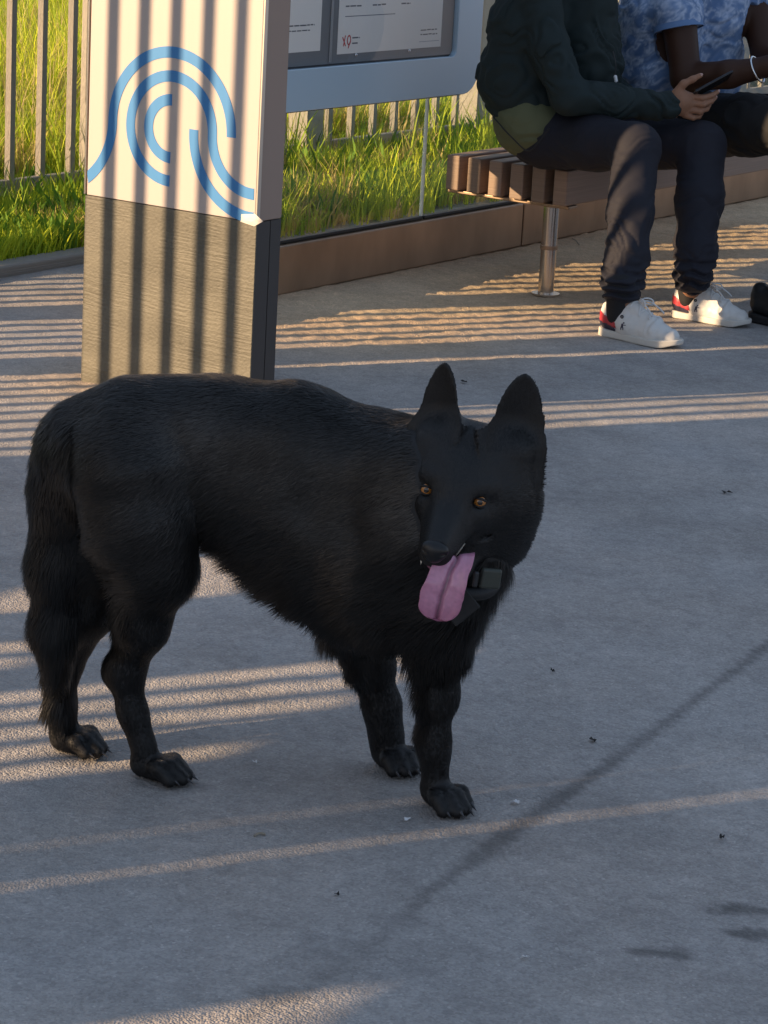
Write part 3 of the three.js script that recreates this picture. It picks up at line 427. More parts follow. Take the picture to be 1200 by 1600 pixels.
{ // the nearer person
  const base = V(0.5046, 0.4495, -8.8).setY(0), who = thing('person', 'person in dark green jacket, navy trousers and white sneakers holding a phone', 'person', base.toArray());
  const mv = g => g.translate(-base.x, -base.y, -base.z);
  const tN = [[V(0.4471, 0.5779, -8.8), 0.115], [V(0.3667, 0.7443, -8.83), 0.125], [V(0.3874, 0.9411, -8.81), 0.12], [V(0.4329, 1.0833, -8.79), 0.085]], tF = [[V(0.5787, 0.5583, -8.97), 0.115], [V(0.5188, 0.7445, -8.98), 0.13], [V(0.5532, 0.9503, -8.95), 0.125], [V(0.6162, 1.1033, -8.98), 0.085]];
  const armR = [[V(0.4103, 1.0683, -8.74), 0.074], [V(0.4599, 0.8803, -8.69), 0.068], [V(0.538, 0.7227, -8.65), 0.064], [V(0.7062, 0.7044, -8.67), 0.058], [V(0.875, 0.702, -8.7), 0.046]], armL = [[V(0.6221, 1.0922, -8.99), 0.07], [V(0.6606, 0.8868, -9), 0.062], [V(0.6813, 0.7269, -8.96), 0.058], [V(0.8107, 0.6723, -8.86), 0.045]];
  const legR = [[V(0.5016, 0.5525, -8.8), 0.1], [V(0.6405, 0.5688, -8.66), 0.094], [V(0.7671, 0.5741, -8.52), 0.079], [V(0.7513, 0.3844, -8.37), 0.075], [V(0.7424, 0.2505, -8.28), 0.069], [V(0.7346, 0.1736, -8.235), 0.063]], legL = [[V(0.6138, 0.538, -8.97), 0.1], [V(0.8303, 0.556, -8.85), 0.095], [V(1.0054, 0.5689, -8.72), 0.081], [V(1.0027, 0.4044, -8.62), 0.079], [V(0.9943, 0.2445, -8.53), 0.067], [V(0.9864, 0.1641, -8.49), 0.058]];
  const ank = (hx, hz, tx, tz, y) => V(hx + (tx - hx) * 0.215, y, hz + (tz - hz) * 0.215), aR = y => ank(0.6717, -8.2159, 0.9175, -8.0359, y), aL = y => ank(0.9423, -8.6056, 1.1927, -8.4753, y);
  const cuffR = [[V(0.7346, 0.1736, -8.235), 0.06], [aR(0.155), 0.054]], cuffL = [[V(0.9864, 0.1641, -8.49), 0.055], [aL(0.155), 0.054]];
  const skinC = [0.30, 0.155, 0.095], neck = V(0.5526, 1.1914, -8.87), head = V(0.5998, 1.3649, -8.8);
  // hand with five fingers closed on the phone
  const wr = V(0.8793, 0.7022, -8.7), fz = -8.70, J = {
    palm: [rc(V(0.8834, 0.7046, -8.7), V(0.9212, 0.7175, -8.7), 0.026, 0.031, 0.02), rc(V(0.9105, 0.6911, -8.7), V(0.9379, 0.6792, -8.705), 0.022, 0.015, 0.02), rc(V(0.9151, 0.7386, -8.7), V(0.9465, 0.7312, -8.705), 0.022, 0.014, 0.02), rc(V(0.9265, 0.709, -8.702), V(0.9529, 0.7079, -8.706), 0.024, 0.014, 0.02)],
    thumb: [[V(0.9015, 0.7405, -8.695), 0.017], [V(0.9239, 0.7764, -8.69), 0.0125], [V(0.9529, 0.7927, -8.693), 0.0105], [V(0.9783, 0.8062, -8.7), 0.0085]],
    index: [[V(0.9461, 0.7355, -8.705), 0.0125], [V(0.9934, 0.7322, -8.7), 0.0105], [V(1.0245, 0.7409, -8.715), 0.0092], [V(1.0446, 0.7523, -8.73), 0.0078]],
    middle: [[V(0.9524, 0.7122, -8.705), 0.0125], [V(0.9974, 0.711, -8.7), 0.0105], [V(1.0243, 0.7213, -8.718), 0.0092], [V(1.0383, 0.731, -8.735), 0.0078]],
    ring: [[V(0.9522, 0.6906, -8.706), 0.012], [V(0.9889, 0.6867, -8.702), 0.0102], [V(1.0118, 0.6946, -8.72), 0.009], [V(1.0212, 0.7042, -8.735), 0.0076]],
    little: [[V(0.9409, 0.6706, -8.706), 0.011], [V(0.9673, 0.6637, -8.704), 0.0092], [V(0.9879, 0.6676, -8.718), 0.008], [V(0.9971, 0.6754, -8.73), 0.0068]] };
  const hand = [...J.palm, ...chainOf(J.thumb, 0.008), ...chainOf(J.index, 0.005), ...chainOf(J.middle, 0.005), ...chainOf(J.ring, 0.005), ...chainOf(J.little, 0.005)];
  const lh = V(0.8255, 0.6698, -8.85), lhand = [rc(lh, V(0.8646, 0.6644, -8.84), 0.026, 0.03, 0.02), ...[0, 1, 2, 3].flatMap(i => chainOf([[V(0.8778, 0.6651, -8.84).add(V(0, 0.018 - i * 0.014, 0.01)), 0.0105], [V(0.9039, 0.6627, -8.835).add(V(0, 0.018 - i * 0.014, 0.02)), 0.009], [V(0.9172, 0.6553, -8.83).add(V(0, 0.016 - i * 0.014, 0.03)), 0.0078]], 0.005)), ...chainOf([[V(0.8413, 0.6805, -8.84), 0.014], [V(0.8694, 0.6908, -8.82), 0.0105], [V(0.8886, 0.6864, -8.81), 0.0085]], 0.008)];
  const skin = [...chainOf(shrink(tN, 0.022), 0.05), ...chainOf(shrink(tF, 0.022), 0.05), ...chainOf(shrink(armR, 0.018), 0.02), ...chainOf(shrink(armL, 0.018), 0.02), ...chainOf(shrink(legR, 0.02), 0.03), ...chainOf(shrink(legL, 0.02), 0.03), rc(V(0.7346, 0.1736, -8.235), aR(0.09), 0.043, 0.03, 0.02), ...foot(0.6717, -8.2159, 0.9175, -8.0359), rc(V(0.9864, 0.1641, -8.49), aL(0.09), 0.043, 0.03, 0.02), ...foot(0.9423, -8.6056, 1.1927, -8.4753), rc(neck, head, 0.055, 0.05, 0.03), rc(tN[3][0], neck, 0.06, 0.055, 0.03), rc(tF[3][0], neck, 0.06, 0.055, 0.03)];
  const hp = headOf(who, head, V(0.62, -0.55, 0.56), skinC, [0.012, 0.01, 0.009], base);
  const bg = netPrims(skin, 0.012), hg = netPrims(hp, 0.005), rg = netPrims(hand, 0.003, [], (x, y, z) => 0.0006 * noise.noise(x * 160, y * 160, z * 160)), lg = netPrims(lhand, 0.004);
  obj('body', mv(mergeGeometries([bg, hg, rg, lg])), skinMat(skinC), who);
  for (const f of ['thumb', 'index', 'middle', 'ring', 'little']) { const a = J[f][3][0], b = J[f][2][0], d = a.clone().sub(b).normalize(), r = J[f][3][1]; const out = V(0, 0.35, 1).addScaledVector(d, -V(0, 0.35, 1).dot(d)).normalize(), q = new THREE.Quaternion().setFromRotationMatrix(new THREE.Matrix4().makeBasis(d.clone().cross(out).negate(), out, d)); const p = a.clone().addScaledVector(out, r * 0.72).addScaledVector(d, r * 0.25); obj('fingernail', mv(new THREE.SphereGeometry(1, 12, 8).scale(r * 0.62, r * 0.3, r * 0.85).applyQuaternion(q).translate(p.x, p.y, p.z)), phys([0.5, 0.32, 0.27], 0.3), who); }
  // trousers with bunched ankles
  const tr = [...chainOf(legR, 0.03), ...chainOf(legL, 0.03), rc(tN[0][0], tF[0][0], 0.108, 0.108, 0.05), ...chainOf(cuffR, 0.012), ...chainOf(cuffL, 0.012)];
  const trF = folds(0.012, 9);
  const tg = netPrims(tr, 0.0075, [], (x, y, z) => { const k = sstep(0.26, 0.17, y) * sstep(0.05, 0.11, y); return trF(x, y, z) * (0.5 + 0.8 * sstep(0.5, 0.3, y)) - k * 0.0085 * Math.sin(y * 205 + 5 * noise.noise(x * 14, y * 8, z * 14)) - k * 0.004; });
  const cloth = (c, s = 1) => phys(c, 0.82, { sheen: 0.12 * s, sheenRoughness: 0.5, sheenColor: new THREE.Color().setRGB(c[0] * 4, c[1] * 4, c[2] * 4), bumpMap: null });
  obj('trousers', mv(tg), cloth([0.010, 0.0105, 0.019]), who);
  obj('sock', mv(netPrims([rc(aR(0.16), aR(0.07), 0.048, 0.043, 0.01)], 0.006)), cloth([0.01, 0.01, 0.012]), who);
  obj('sock', mv(netPrims([rc(aL(0.16), aL(0.07), 0.048, 0.043, 0.01)], 0.006)), cloth([0.01, 0.01, 0.012]), who);
  // shirt hem below the jacket, jacket, cuffs, cords
  const hem = [rc(V(0.4187, 0.609, -8.8), V(0.556, 0.5872, -8.96), 0.124, 0.12, 0.05)];
  obj('shirt_hem', mv(netPrims(hem, 0.008, [], folds(0.01, 12))), cloth([0.115, 0.125, 0.062]), who);
  const jk = [...chainOf([[V(0.4158, 0.6557, -8.81), 0.116], ...tN.slice(1)], 0.05), ...chainOf([[V(0.5491, 0.6278, -8.97), 0.116], ...tF.slice(1)], 0.05), ...chainOf(armR, 0.025), ...chainOf(armL, 0.03), rc(V(0.6047, 0.873, -8.87), V(0.6196, 0.7837, -8.86), 0.105, 0.112, 0.04), rc(V(0.5963, 1.0346, -8.86), V(0.6084, 0.874, -8.86), 0.10, 0.105, 0.05), rc(tN[3][0], neck, 0.075, 0.07, 0.04), rc(tF[3][0], neck, 0.075, 0.07, 0.04), rc(V(0.8487, 0.7011, -8.695), V(0.8836, 0.7025, -8.7), 0.05, 0.049, 0.006)];
  const jF = folds(0.02, 6);
  const jg = netPrims(jk, 0.0075, [rc(head, head.clone().add(V(0, 0.1, 0)), 0.11, 0.11, 0.02)], jF);
  obj('jacket', mv(jg), cloth([0.009, 0.020, 0.021], 0.8), who);
  obj('hem_cord', mv(tube([V(0.2929, 0.6274, -8.73), V(0.3606, 0.5657, -8.68), V(0.4193, 0.5249, -8.67), V(0.4512, 0.5582, -8.66), V(0.4823, 0.6073, -8.66)], 0.0028, 6, 30)), std([0.012, 0.013, 0.014], 0.6), who);
  obj('cord_toggle', mv(new THREE.CapsuleGeometry(0.006, 0.014, 6, 12).rotateZ(0.25).translate(...V(0.6997, 0.7756, -8.745).toArray())), std([0.75, 0.77, 0.8], 0.3), who);
  obj('zip_pull', mv(new THREE.CapsuleGeometry(0.003, 0.012, 4, 8).translate(...V(0.6932, 1.0283, -8.75).toArray())), std([0.6, 0.62, 0.65], 0.25, { metalness: 1 }), who);
  obj('drawcord', mv(tube([V(0.6839, 0.8667, -8.745), V(0.6954, 0.8251, -8.74), V(0.6965, 0.7883, -8.745)], 0.0022, 6, 12)), std([0.03, 0.035, 0.038], 0.6), who);
  const gsh = (x, z) => V(x - base.x, 0, z - base.z);
  shoeParts(who, gsh(0.6717, -8.2159), gsh(0.9175, -8.0359), 'white');
  shoeParts(who, gsh(0.9423, -8.6056), gsh(1.1927, -8.4753), 'white');
  // phone in the hand
  const ph = thing('phone', 'black phone held in the hand of the person in the green jacket', 'phone', V(1.0238, 0.7732, -8.735).toArray());
  const X = V(1.1062, 0.8173, -8.77).sub(V(0.9502, 0.7319, -8.7)).normalize(), Z0 = V(0.12, -0.34, -1), Y = Z0.cross(X).normalize(), Z = X.clone().cross(Y).normalize(); if (Y.y < 0) { Y.negate(); Z.negate(); }
  ph.quaternion.setFromRotationMatrix(new THREE.Matrix4().makeBasis(X, Y, Z));
  obj('case', new RoundedBoxGeometry(0.156, 0.0085, 0.074, 3, 0.004), phys([0.012, 0.012, 0.014], 0.25), ph); obj('screen', new RoundedBoxGeometry(0.15, 0.001, 0.068, 2, 0.0004).translate(0, 0.0046, 0), phys([0.02, 0.022, 0.03], 0.06, { clearcoat: 1, clearcoatRoughness: 0.02 }), ph);
}
{ // the farther person, leaning forward
  const base = V(1.0423, 0.4331, -9.2).setY(0), who = thing('person', 'person in blue patterned polo shirt and black trousers with a silver bangle', 'person', base.toArray());
  const mv = g => g.translate(-base.x, -base.y, -base.z);
  const skinC = [0.052, 0.024, 0.015];
  const tN = [[V(0.9715, 0.5985, -9.16), 0.13], [V(0.8751, 0.7941, -9.18), 0.148], [V(0.8775, 0.9634, -9.16), 0.148], [V(0.9542, 1.1235, -9.14), 0.085]], tF = [[V(1.0992, 0.5872, -9.32), 0.13], [V(1.0458, 0.802, -9.32), 0.14], [V(1.0653, 0.9761, -9.28), 0.14], [V(1.1626, 1.1369, -9.3), 0.085]];
  const armR = [[V(0.9107, 1.0974, -9.06), 0.068], [V(0.9204, 0.9668, -9), 0.062], [V(0.9586, 0.772, -8.95), 0.052], [V(1.0963, 0.8015, -8.86), 0.046], [V(1.2271, 0.8426, -8.8), 0.034], [V(1.2613, 0.8502, -8.785), 0.032]], armL = [[V(1.1846, 1.101, -9.36), 0.066], [V(1.2203, 1.0057, -9.3), 0.058], [V(1.2598, 0.8362, -9.2), 0.048], [V(1.331, 0.8161, -8.98), 0.036]];
  const legR = [[V(1.015, 0.5987, -9.14), 0.112], [V(1.183, 0.6271, -8.9), 0.104], [V(1.3652, 0.6508, -8.62), 0.085], [V(1.359, 0.3917, -8.55), 0.066], [V(1.307, 0.1336, -8.46), 0.05]], legL = [[V(1.1227, 0.5839, -9.32), 0.112], [V(1.3513, 0.6164, -9.15), 0.1], [V(1.578, 0.6345, -8.95), 0.085], [V(1.5966, 0.3749, -8.9), 0.066], [V(1.5778, 0.1363, -8.84), 0.05]];
  const aF = V(1.5778, 0.1363, -8.84); legL.push([aF.clone().setY(0.14), 0.05]);
  const neck = V(1.0916, 1.2395, -9.16), head = V(1.1626, 1.4095, -9.05);
  const hnd = (a, d) => { const s = V(-d.z, 0, d.x).normalize(), o = [rc(a, a.clone().addScaledVector(d, 0.06), 0.028, 0.03, 0.02)]; for (let i = 0; i < 4; i++) { const k = a.clone().addScaledVector(d, 0.085).addScaledVector(s, (i - 1.5) * 0.019), L = [0.036, 0.042, 0.038, 0.03][i]; o.push(...chainOf([[k, 0.011], [k.clone().addScaledVector(d, L).add(V(0, -0.006, 0)), 0.0095], [k.clone().addScaledVector(d, L * 1.5).add(V(0, -0.024, 0)), 0.008]], 0.005)); } o.push(...chainOf([[a.clone().addScaledVector(d, 0.025).addScaledVector(s, -0.03), 0.014], [a.clone().addScaledVector(d, 0.06).addScaledVector(s, -0.05), 0.011], [a.clone().addScaledVector(d, 0.088).addScaledVector(s, -0.052), 0.009]], 0.008)); return o; };
  const skin = [...chainOf(shrink(tN, 0.02), 0.05), ...chainOf(shrink(tF, 0.02), 0.05), ...chainOf(armR, 0.02), ...chainOf(armL, 0.02), ...chainOf(shrink(legR, 0.018), 0.03), ...chainOf(shrink(legL, 0.018), 0.03), rc(neck, head, 0.057, 0.05, 0.03), rc(tN[3][0], neck, 0.06, 0.055, 0.03), rc(tF[3][0], neck, 0.06, 0.055, 0.03), ...foot(1.2101, -8.6159, 1.4974, -8.3877), ...foot(aF.x - 0.055, aF.z - 0.035, aF.x + 0.195, aF.z + 0.13), rc(aF, aF.clone().setY(0.09), 0.034, 0.032, 0.02)];
  const hp = headOf(who, head, V(0.75, -0.35, 0.5), skinC, [0.008, 0.007, 0.006], base);
  const h1 = hnd(armR[5][0], V(0.93, -0.12, 0.3).normalize()), h2 = hnd(armL[3][0], V(0.9, -0.1, 0.35).normalize());
  obj('body', mv(mergeGeometries([netPrims(skin, 0.011), netPrims(hp, 0.005), netPrims(h1, 0.004), netPrims(h2, 0.004)])), skinMat(skinC), who);
  const shirtP = [...chainOf([[V(0.898, 0.7369, -9.18), 0.145], ...tN.slice(1)], 0.05), ...chainOf([[V(1.058, 0.741, -9.32), 0.14], ...tF.slice(1)], 0.05), ...chainOf([[V(0.9107, 1.0974, -9.06), 0.08], [V(0.9168, 0.9881, -9.005), 0.082], [V(0.9241, 0.9373, -8.99), 0.082]], 0.03), ...chainOf([[V(1.1846, 1.101, -9.36), 0.08], [V(1.2166, 1.0093, -9.31), 0.074]], 0.03), rc(tN[3][0], neck, 0.07, 0.068, 0.04), rc(tF[3][0], neck, 0.07, 0.068, 0.04)];
  const sF = folds(0.011, 8), past = (a, b) => { const d = b.clone().sub(a).normalize(); return { c: a, R: 0.15, k: 0.003, fn: (x, y, z) => Math.max(-((x - a.x) * d.x + (y - a.y) * d.y + (z - a.z) * d.z), Math.hypot(x - a.x - d.x * 0.05, y - a.y - d.y * 0.05, z - a.z - d.z * 0.05) - 0.098) }; };
  const sg = netPrims(shirtP, 0.0065, [past(V(0.9245, 0.9329, -8.99), V(0.9586, 0.772, -8.95)), past(V(1.2233, 0.9841, -9.29), V(1.2598, 0.8362, -9.2)), rc(head, head.clone().add(V(0, 0.1, 0)), 0.11, 0.11, 0.02)], sF);
  colorBy(sg, (x, y, z) => { const w = fbm(x * 9, y * 9, z * 9, 3), a = Math.abs(fbm(x * 16 + 3 * w, y * 16 + 3 * w, z * 16, 4)), b = fbm(x * 5 + 4, y * 5, z * 5 + 2 * w, 3), s = Math.pow(clamp(1 - a * 4.2), 2.2), k = clamp(0.5 + 1.1 * b); return [0.06 + 0.10 * k + 0.30 * s, 0.12 + 0.15 * k + 0.30 * s, 0.25 + 0.24 * k + 0.28 * s]; });
  obj('shirt', mv(sg), phys('#fff', 0.8, { vertexColors: true }), who);
  { const a = V(0.9216, 0.9415, -8.99), d = V(0.9586, 0.772, -8.95).sub(a).normalize(), q = new THREE.Quaternion().setFromUnitVectors(V(0, 1, 0), d); obj('sleeve_band', mv(new THREE.CylinderGeometry(0.0865, 0.0855, 0.02, 36, 1, true).applyQuaternion(q).translate(a.x, a.y, a.z)), phys([0.12, 0.22, 0.42], 0.8, { side: THREE.DoubleSide }), who); }
  obj('trousers', mv(netPrims([...chainOf(legR, 0.04), ...chainOf(legL, 0.04), rc(tN[0][0], tF[0][0], 0.128, 0.128, 0.05)], 0.009, [], folds(0.014, 8))), phys([0.009, 0.009, 0.010], 0.85), who);
  { const a = V(1.1853, 0.8317, -8.823), d = V(1.2271, 0.8426, -8.8).sub(V(1.0963, 0.8015, -8.86)).normalize(), q = new THREE.Quaternion().setFromUnitVectors(V(0, 0, 1), d.clone().add(V(0, 0.25, 0)).normalize()); obj('bangle', mv(new THREE.TorusGeometry(0.047, 0.0035, 10, 48).applyQuaternion(q).translate(a.x, a.y - 0.006, a.z)), std([0.8, 0.82, 0.85], 0.15, { metalness: 1 }), who); }
  const gsh = (x, z) => V(x - base.x, 0, z - base.z);
  shoeParts(who, gsh(1.2101, -8.6159), gsh(1.4974, -8.3877), 'black'); shoeParts(who, gsh(aF.x - 0.055, aF.z - 0.035), gsh(aF.x + 0.195, aF.z + 0.13), 'black');
}
// ---------- dog ----------
const dog = thing('black_dog', 'black long-eared shepherd dog standing on the asphalt with its pink tongue out', 'dog', [-0.15, 0, -4.1]);
{
  const off = V(0.15, 0, 4.1);                                 // geometry is made in world metres and moved to the dog's base
  const HS = 1.09, HP = V(0.1171, 0.5455, -3.98), HQ = new THREE.Quaternion().setFromEuler(new THREE.Euler(0.07, -0.19, -0.13, 'YXZ'));
  const hw = (x, y, z) => V(x, y, z).multiplyScalar(HS).applyQuaternion(HQ).add(HP);      // head axes (x its left, y up, z along the muzzle) to world
  const hqi = HQ.clone().invert(), hl = (p) => p.clone().sub(HP).applyQuaternion(hqi).divideScalar(HS);
  const chain = (list, k) => list.slice(1).map((b, i) => rc(list[i][0], b[0], list[i][1], b[1], k));
  const paw = (heel, toe, wide, k) => {                         // four toes and a pad block between heel and toe points
    const d = toe.clone().sub(heel).setY(0), L = d.length(); d.normalize(); const s = V(-d.z, 0, d.x), out = [];
    out.push(rc(heel.clone().add(V(0, 0.012, 0)), heel.clone().addScaledVector(d, L * 0.5).setY(heel.y + 0.008), 0.024, 0.024, 0.012));
    [-1.45, -0.5, 0.5, 1.45].forEach((q, i) => { const f = Math.abs(q) > 1 ? 0.8 : 1; const a = heel.clone().addScaledVector(d, L * 0.4).addScaledVector(s, q * wide * 0.26).setY(0.03), m = heel.clone().addScaledVector(d, L * (0.62 * f + 0.05)).addScaledVector(s, q * wide * 0.30).setY(0.029), e = heel.clone().addScaledVector(d, L * f).addScaledVector(s, q * wide * 0.31).setY(0.0145); out.push(rc(a, m, 0.0118, 0.013, 0.006), rc(m, e, 0.013, 0.0115, 0.006)); });
    return out;
  };
  const claws = (heel, toe, wide) => { const d = toe.clone().sub(heel).setY(0), L = d.length(); d.normalize(); const s = V(-d.z, 0, d.x); return [-1.45, -0.5, 0.5, 1.45].map(q => { const f = Math.abs(q) > 1 ? 0.8 : 1; const b = heel.clone().addScaledVector(d, L * f + 0.007).addScaledVector(s, q * wide * 0.31).setY(0.016); return new THREE.ConeGeometry(0.0042, 0.02, 8).rotateX(Math.PI / 2 + 0.5).rotateY(Math.atan2(d.x, d.z)).translate(b.x + d.x * 0.006 + off.x, b.y - 0.003, b.z + d.z * 0.006 + off.z); }); };
  const RH = V(-0.3826, 0.0515, -4.075), LH = V(-0.5328, 0.0406, -4.175), RF = V(0.1111, 0.04, -4.02), LF = V(0.03, 0.0279, -4.185);
  const pRH = [RH.clone().setY(0.012), V(-0.3099, 0.0361, -4.045).setY(0)], pLH = [LH.clone().setY(0.012), V(-0.4685, 0.0336, -4.15).setY(0)], pRF = [RF.clone().setY(0.012), V(0.1562, 0.0267, -3.965).setY(0)], pLF = [LF.clone().setY(0.012), V(0.0694, 0.0268, -4.135).setY(0)];
  const body = [
    ...chain([[V(-0.4816, 0.5442, -4.11), 0.085], [V(-0.4134, 0.5733, -4.11), 0.1], [V(-0.2921, 0.5912, -4.11), 0.092], [V(-0.1534, 0.5799, -4.1), 0.1], [V(-0.0195, 0.551, -4.09), 0.097]], 0.05),
    ...chain([[V(-0.3218, 0.5316, -4.11), 0.066], [V(-0.2464, 0.5063, -4.11), 0.076], [V(-0.1596, 0.4799, -4.1), 0.097], [V(-0.066, 0.4251, -4.09), 0.113], [V(0.021, 0.3943, -4.08), 0.117], [V(0.0909, 0.4157, -4.04), 0.08]], 0.06),
    ...chain([[V(-0.0024, 0.5305, -4.08), 0.105], [V(0.0811, 0.5431, -4.03), 0.098], [V(0.1411, 0.5465, -4.01), 0.078]], 0.06),
    ...chain([[V(0.0958, 0.4735, -4.03), 0.088], [V(0.1471, 0.4518, -4.01), 0.054], [V(0.1242, 0.3855, -4.03), 0.044]], 0.05),
    // near hind leg
    ...chain([[V(-0.4175, 0.5388, -4.06), 0.105], [V(-0.3976, 0.4514, -4.045), 0.088], [V(-0.3675, 0.38, -4.04), 0.063], [V(-0.392, 0.2758, -4.06), 0.042], [V(-0.4199, 0.1811, -4.085), 0.029], [V(-0.4067, 0.115, -4.08), 0.0215], [RH, 0.023]], 0.028),
    rc(V(-0.4372, 0.1891, -4.092), V(-0.4443, 0.1701, -4.093), 0.012, 0.010, 0.02),
    ...paw(...pRH, 0.06),
    // far hind leg
    ...chain([[V(-0.4715, 0.4908, -4.17), 0.09], [V(-0.4853, 0.3649, -4.175), 0.07], [V(-0.4931, 0.2633, -4.17), 0.042], [V(-0.5393, 0.144, -4.19), 0.029], [V(-0.5407, 0.0871, -4.185), 0.023], [LH, 0.023]], 0.028),
    ...paw(...pLH, 0.06),
    // fore legs
    ...chain([[V(0.0597, 0.4636, -4), 0.085], [V(0.1041, 0.3658, -3.99), 0.056], [V(0.1107, 0.2915, -4), 0.037], [V(0.1059, 0.197, -4.015), 0.027], [V(0.1037, 0.1103, -4.02), 0.0225], [RF, 0.023]], 0.04),
    ...paw(...pRF, 0.062),
    ...chain([[V(-0.0233, 0.3992, -4.15), 0.075], [V(-0.0338, 0.2805, -4.165), 0.056], [V(-0.0077, 0.1997, -4.17), 0.036], [V(0.0167, 0.1103, -4.18), 0.026], [V(0.0274, 0.0562, -4.185), 0.0225], [LF, 0.023]], 0.035),
    ...paw(...pLF, 0.06),
    // tail
    ...chain([[V(-0.5094, 0.5687, -4.115), 0.06], [V(-0.5381, 0.4752, -4.13), 0.042], [V(-0.5517, 0.3515, -4.13), 0.033], [V(-0.5488, 0.24, -4.125), 0.026], [V(-0.5411, 0.162, -4.12), 0.012]], 0.05),
  ];
  const fBody = sdf(body, [], (x, y, z) => 0.004 * noise.noise(x * 14, y * 14, z * 14));
  const [blo, bhi] = boundsOf(body, 0.02);
  const gBody = nets(fBody, blo.setY(-0.002), bhi, 0.0075);
  // head, in its own axes
  const e1 = (x, y, z, a, b, c, k, q) => ell(V(x, y, z), V(a, b, c), k, q);
  const ear = (s) => {
    const base = V((s > 0 ? 0.064 : 0.047) * s, s > 0 ? 0.082 : 0.07, -0.012), tip = V((s > 0 ? 0.0636 : 0.0591) * s, s > 0 ? 0.202 : 0.1915, -0.012), wm = s > 0 ? 0.0405 : 0.0325, up = tip.clone().sub(base), H = up.length(); up.normalize();
    let nrm = V(0.42 * s, -0.05, 1); nrm.addScaledVector(up, -nrm.dot(up)).normalize(); const side = up.clone().cross(nrm);
    const c = base.clone().addScaledVector(up, H / 2);
    return { c, R: H * 1.0, k: 0.026, fn: (x, y, z) => { const dx = x - base.x, dy = y - base.y, dz = z - base.z, t = (dx * up.x + dy * up.y + dz * up.z) / H, a = dx * side.x + dy * side.y + dz * side.z; let b = dx * nrm.x + dy * nrm.y + dz * nrm.z; const tc = clamp(t, -0.45, 1), w = wm * Math.pow(Math.max(0, 1 - Math.pow(Math.max(0, tc), 2.5)), 0.66) * (tc < 0.2 ? Math.max(0.15, 1 - (s > 0 ? 0.7 : 1.5) * (0.2 - tc)) : 1) + 0.003; b -= 15 * Math.min(a * a, 0.0024) * (1 - 0.4 * tc) - 0.018 + 0.012 * tc; const th = 0.0075 - 0.0035 * Math.max(0, tc); const q = Math.sqrt((a / w) ** 2 + (b / th) ** 2); let d = (q - 1) * th * (0.55 + 0.45 * Math.min(1, Math.abs(b) / th)); if (Math.abs(a) > w + 0.02) d = Math.max(d, Math.abs(a) - w); if (t > 1) d = Math.max(d, (t - 1) * H); if (t < -0.45) d = Math.max(d, (-0.45 - t) * H); return d; } };
  };
  const headP = [
    e1(0, 0.036, -0.012, 0.074, 0.066, 0.08, 0.02), rc(V(0.022, 0.078, -0.012), V(-0.022, 0.078, -0.012), 0.035, 0.035, 0.03), rc(V(0.06, 0.02, -0.025), V(0.07, 0.085, -0.015), 0.04, 0.028, 0.03), rc(V(-0.055, 0.02, -0.025), V(-0.052, 0.07, -0.015), 0.036, 0.026, 0.03), e1(0.058, -0.010, -0.03, 0.056, 0.064, 0.064, 0.05), e1(-0.048, -0.012, -0.03, 0.052, 0.064, 0.064, 0.05), rc(V(0.03, -0.05, 0.035), V(0.05, -0.045, -0.03), 0.022, 0.042, 0.04), rc(V(-0.03, -0.05, 0.035), V(-0.05, -0.045, -0.03), 0.022, 0.042, 0.04), e1(0.035, -0.07, -0.05, 0.06, 0.05, 0.06, 0.05),
    e1(0.058, 0.014, -0.005, 0.026, 0.036, 0.036, 0.024), e1(-0.08, 0.004, -0.012, 0.029, 0.042, 0.038, 0.03),
    rc(V(0, 0.052, 0.0), V(0, 0.03, 0.055), 0.04, 0.026, 0.03),
    rc(V(0, 0.012, 0.045), V(0, -0.028, 0.142), 0.033, 0.019, 0.022), rc(V(0.014, -0.012, 0.05), V(0.0075, -0.044, 0.135), 0.028, 0.0165, 0.014), rc(V(-0.014, -0.012, 0.05), V(-0.0075, -0.044, 0.135), 0.028, 0.0165, 0.014),
    rc(V(0.041, 0.037, 0.042), V(0.026, 0.041, 0.056), 0.0135, 0.011, 0.014), rc(V(-0.041, 0.037, 0.042), V(-0.026, 0.041, 0.056), 0.0135, 0.011, 0.014),
    rc(V(0.036, -0.002, 0.052), V(0.05, -0.005, 0.02), 0.016, 0.022, 0.02), rc(V(-0.036, -0.002, 0.052), V(-0.05, -0.005, 0.02), 0.016, 0.022, 0.02),
    rc(V(0.03, -0.062, 0.02), V(0.027, -0.105, 0.09), 0.027, 0.0145, 0.014), rc(V(-0.012, -0.062, 0.02), V(0.012, -0.110, 0.093), 0.026, 0.0135, 0.012),
    rc(V(0, -0.06, -0.05), V(0, -0.03, -0.02), 0.07, 0.06, 0.04),
    ear(1), ear(-1),
  ];
  const headCut = [rc(V(0.022, -0.062, 0.118), V(0.040, -0.046, 0.075), 0.0035, 0.004, 0.004), rc(V(0.040, -0.046, 0.075), V(0.062, -0.028, 0.035), 0.004, 0.003, 0.004), e1(0.0405, 0.0225, 0.067, 0.0108, 0.0078, 0.011, 0.006), e1(-0.0405, 0.0225, 0.067, 0.0108, 0.0078, 0.011, 0.006),
    { ...rc(V(0, -0.055, 0.05), V(0, -0.082, 0.135), 0.014, 0.017, 0.008) }];
  const fHeadL = sdf(headP, headCut), fHead = (x, y, z) => { const p = hl(V(x, y, z)); return fHeadL(p.x, p.y, p.z) * HS; };
  const hg = nets(fHeadL, V(-0.14, -0.14, -0.13), V(0.14, 0.21, 0.18), 0.0032);
  hg.scale(HS, HS, HS).applyQuaternion(HQ).translate(HP.x, HP.y, HP.z);
  const skin = std([0.008, 0.0078, 0.0082], 0.62);
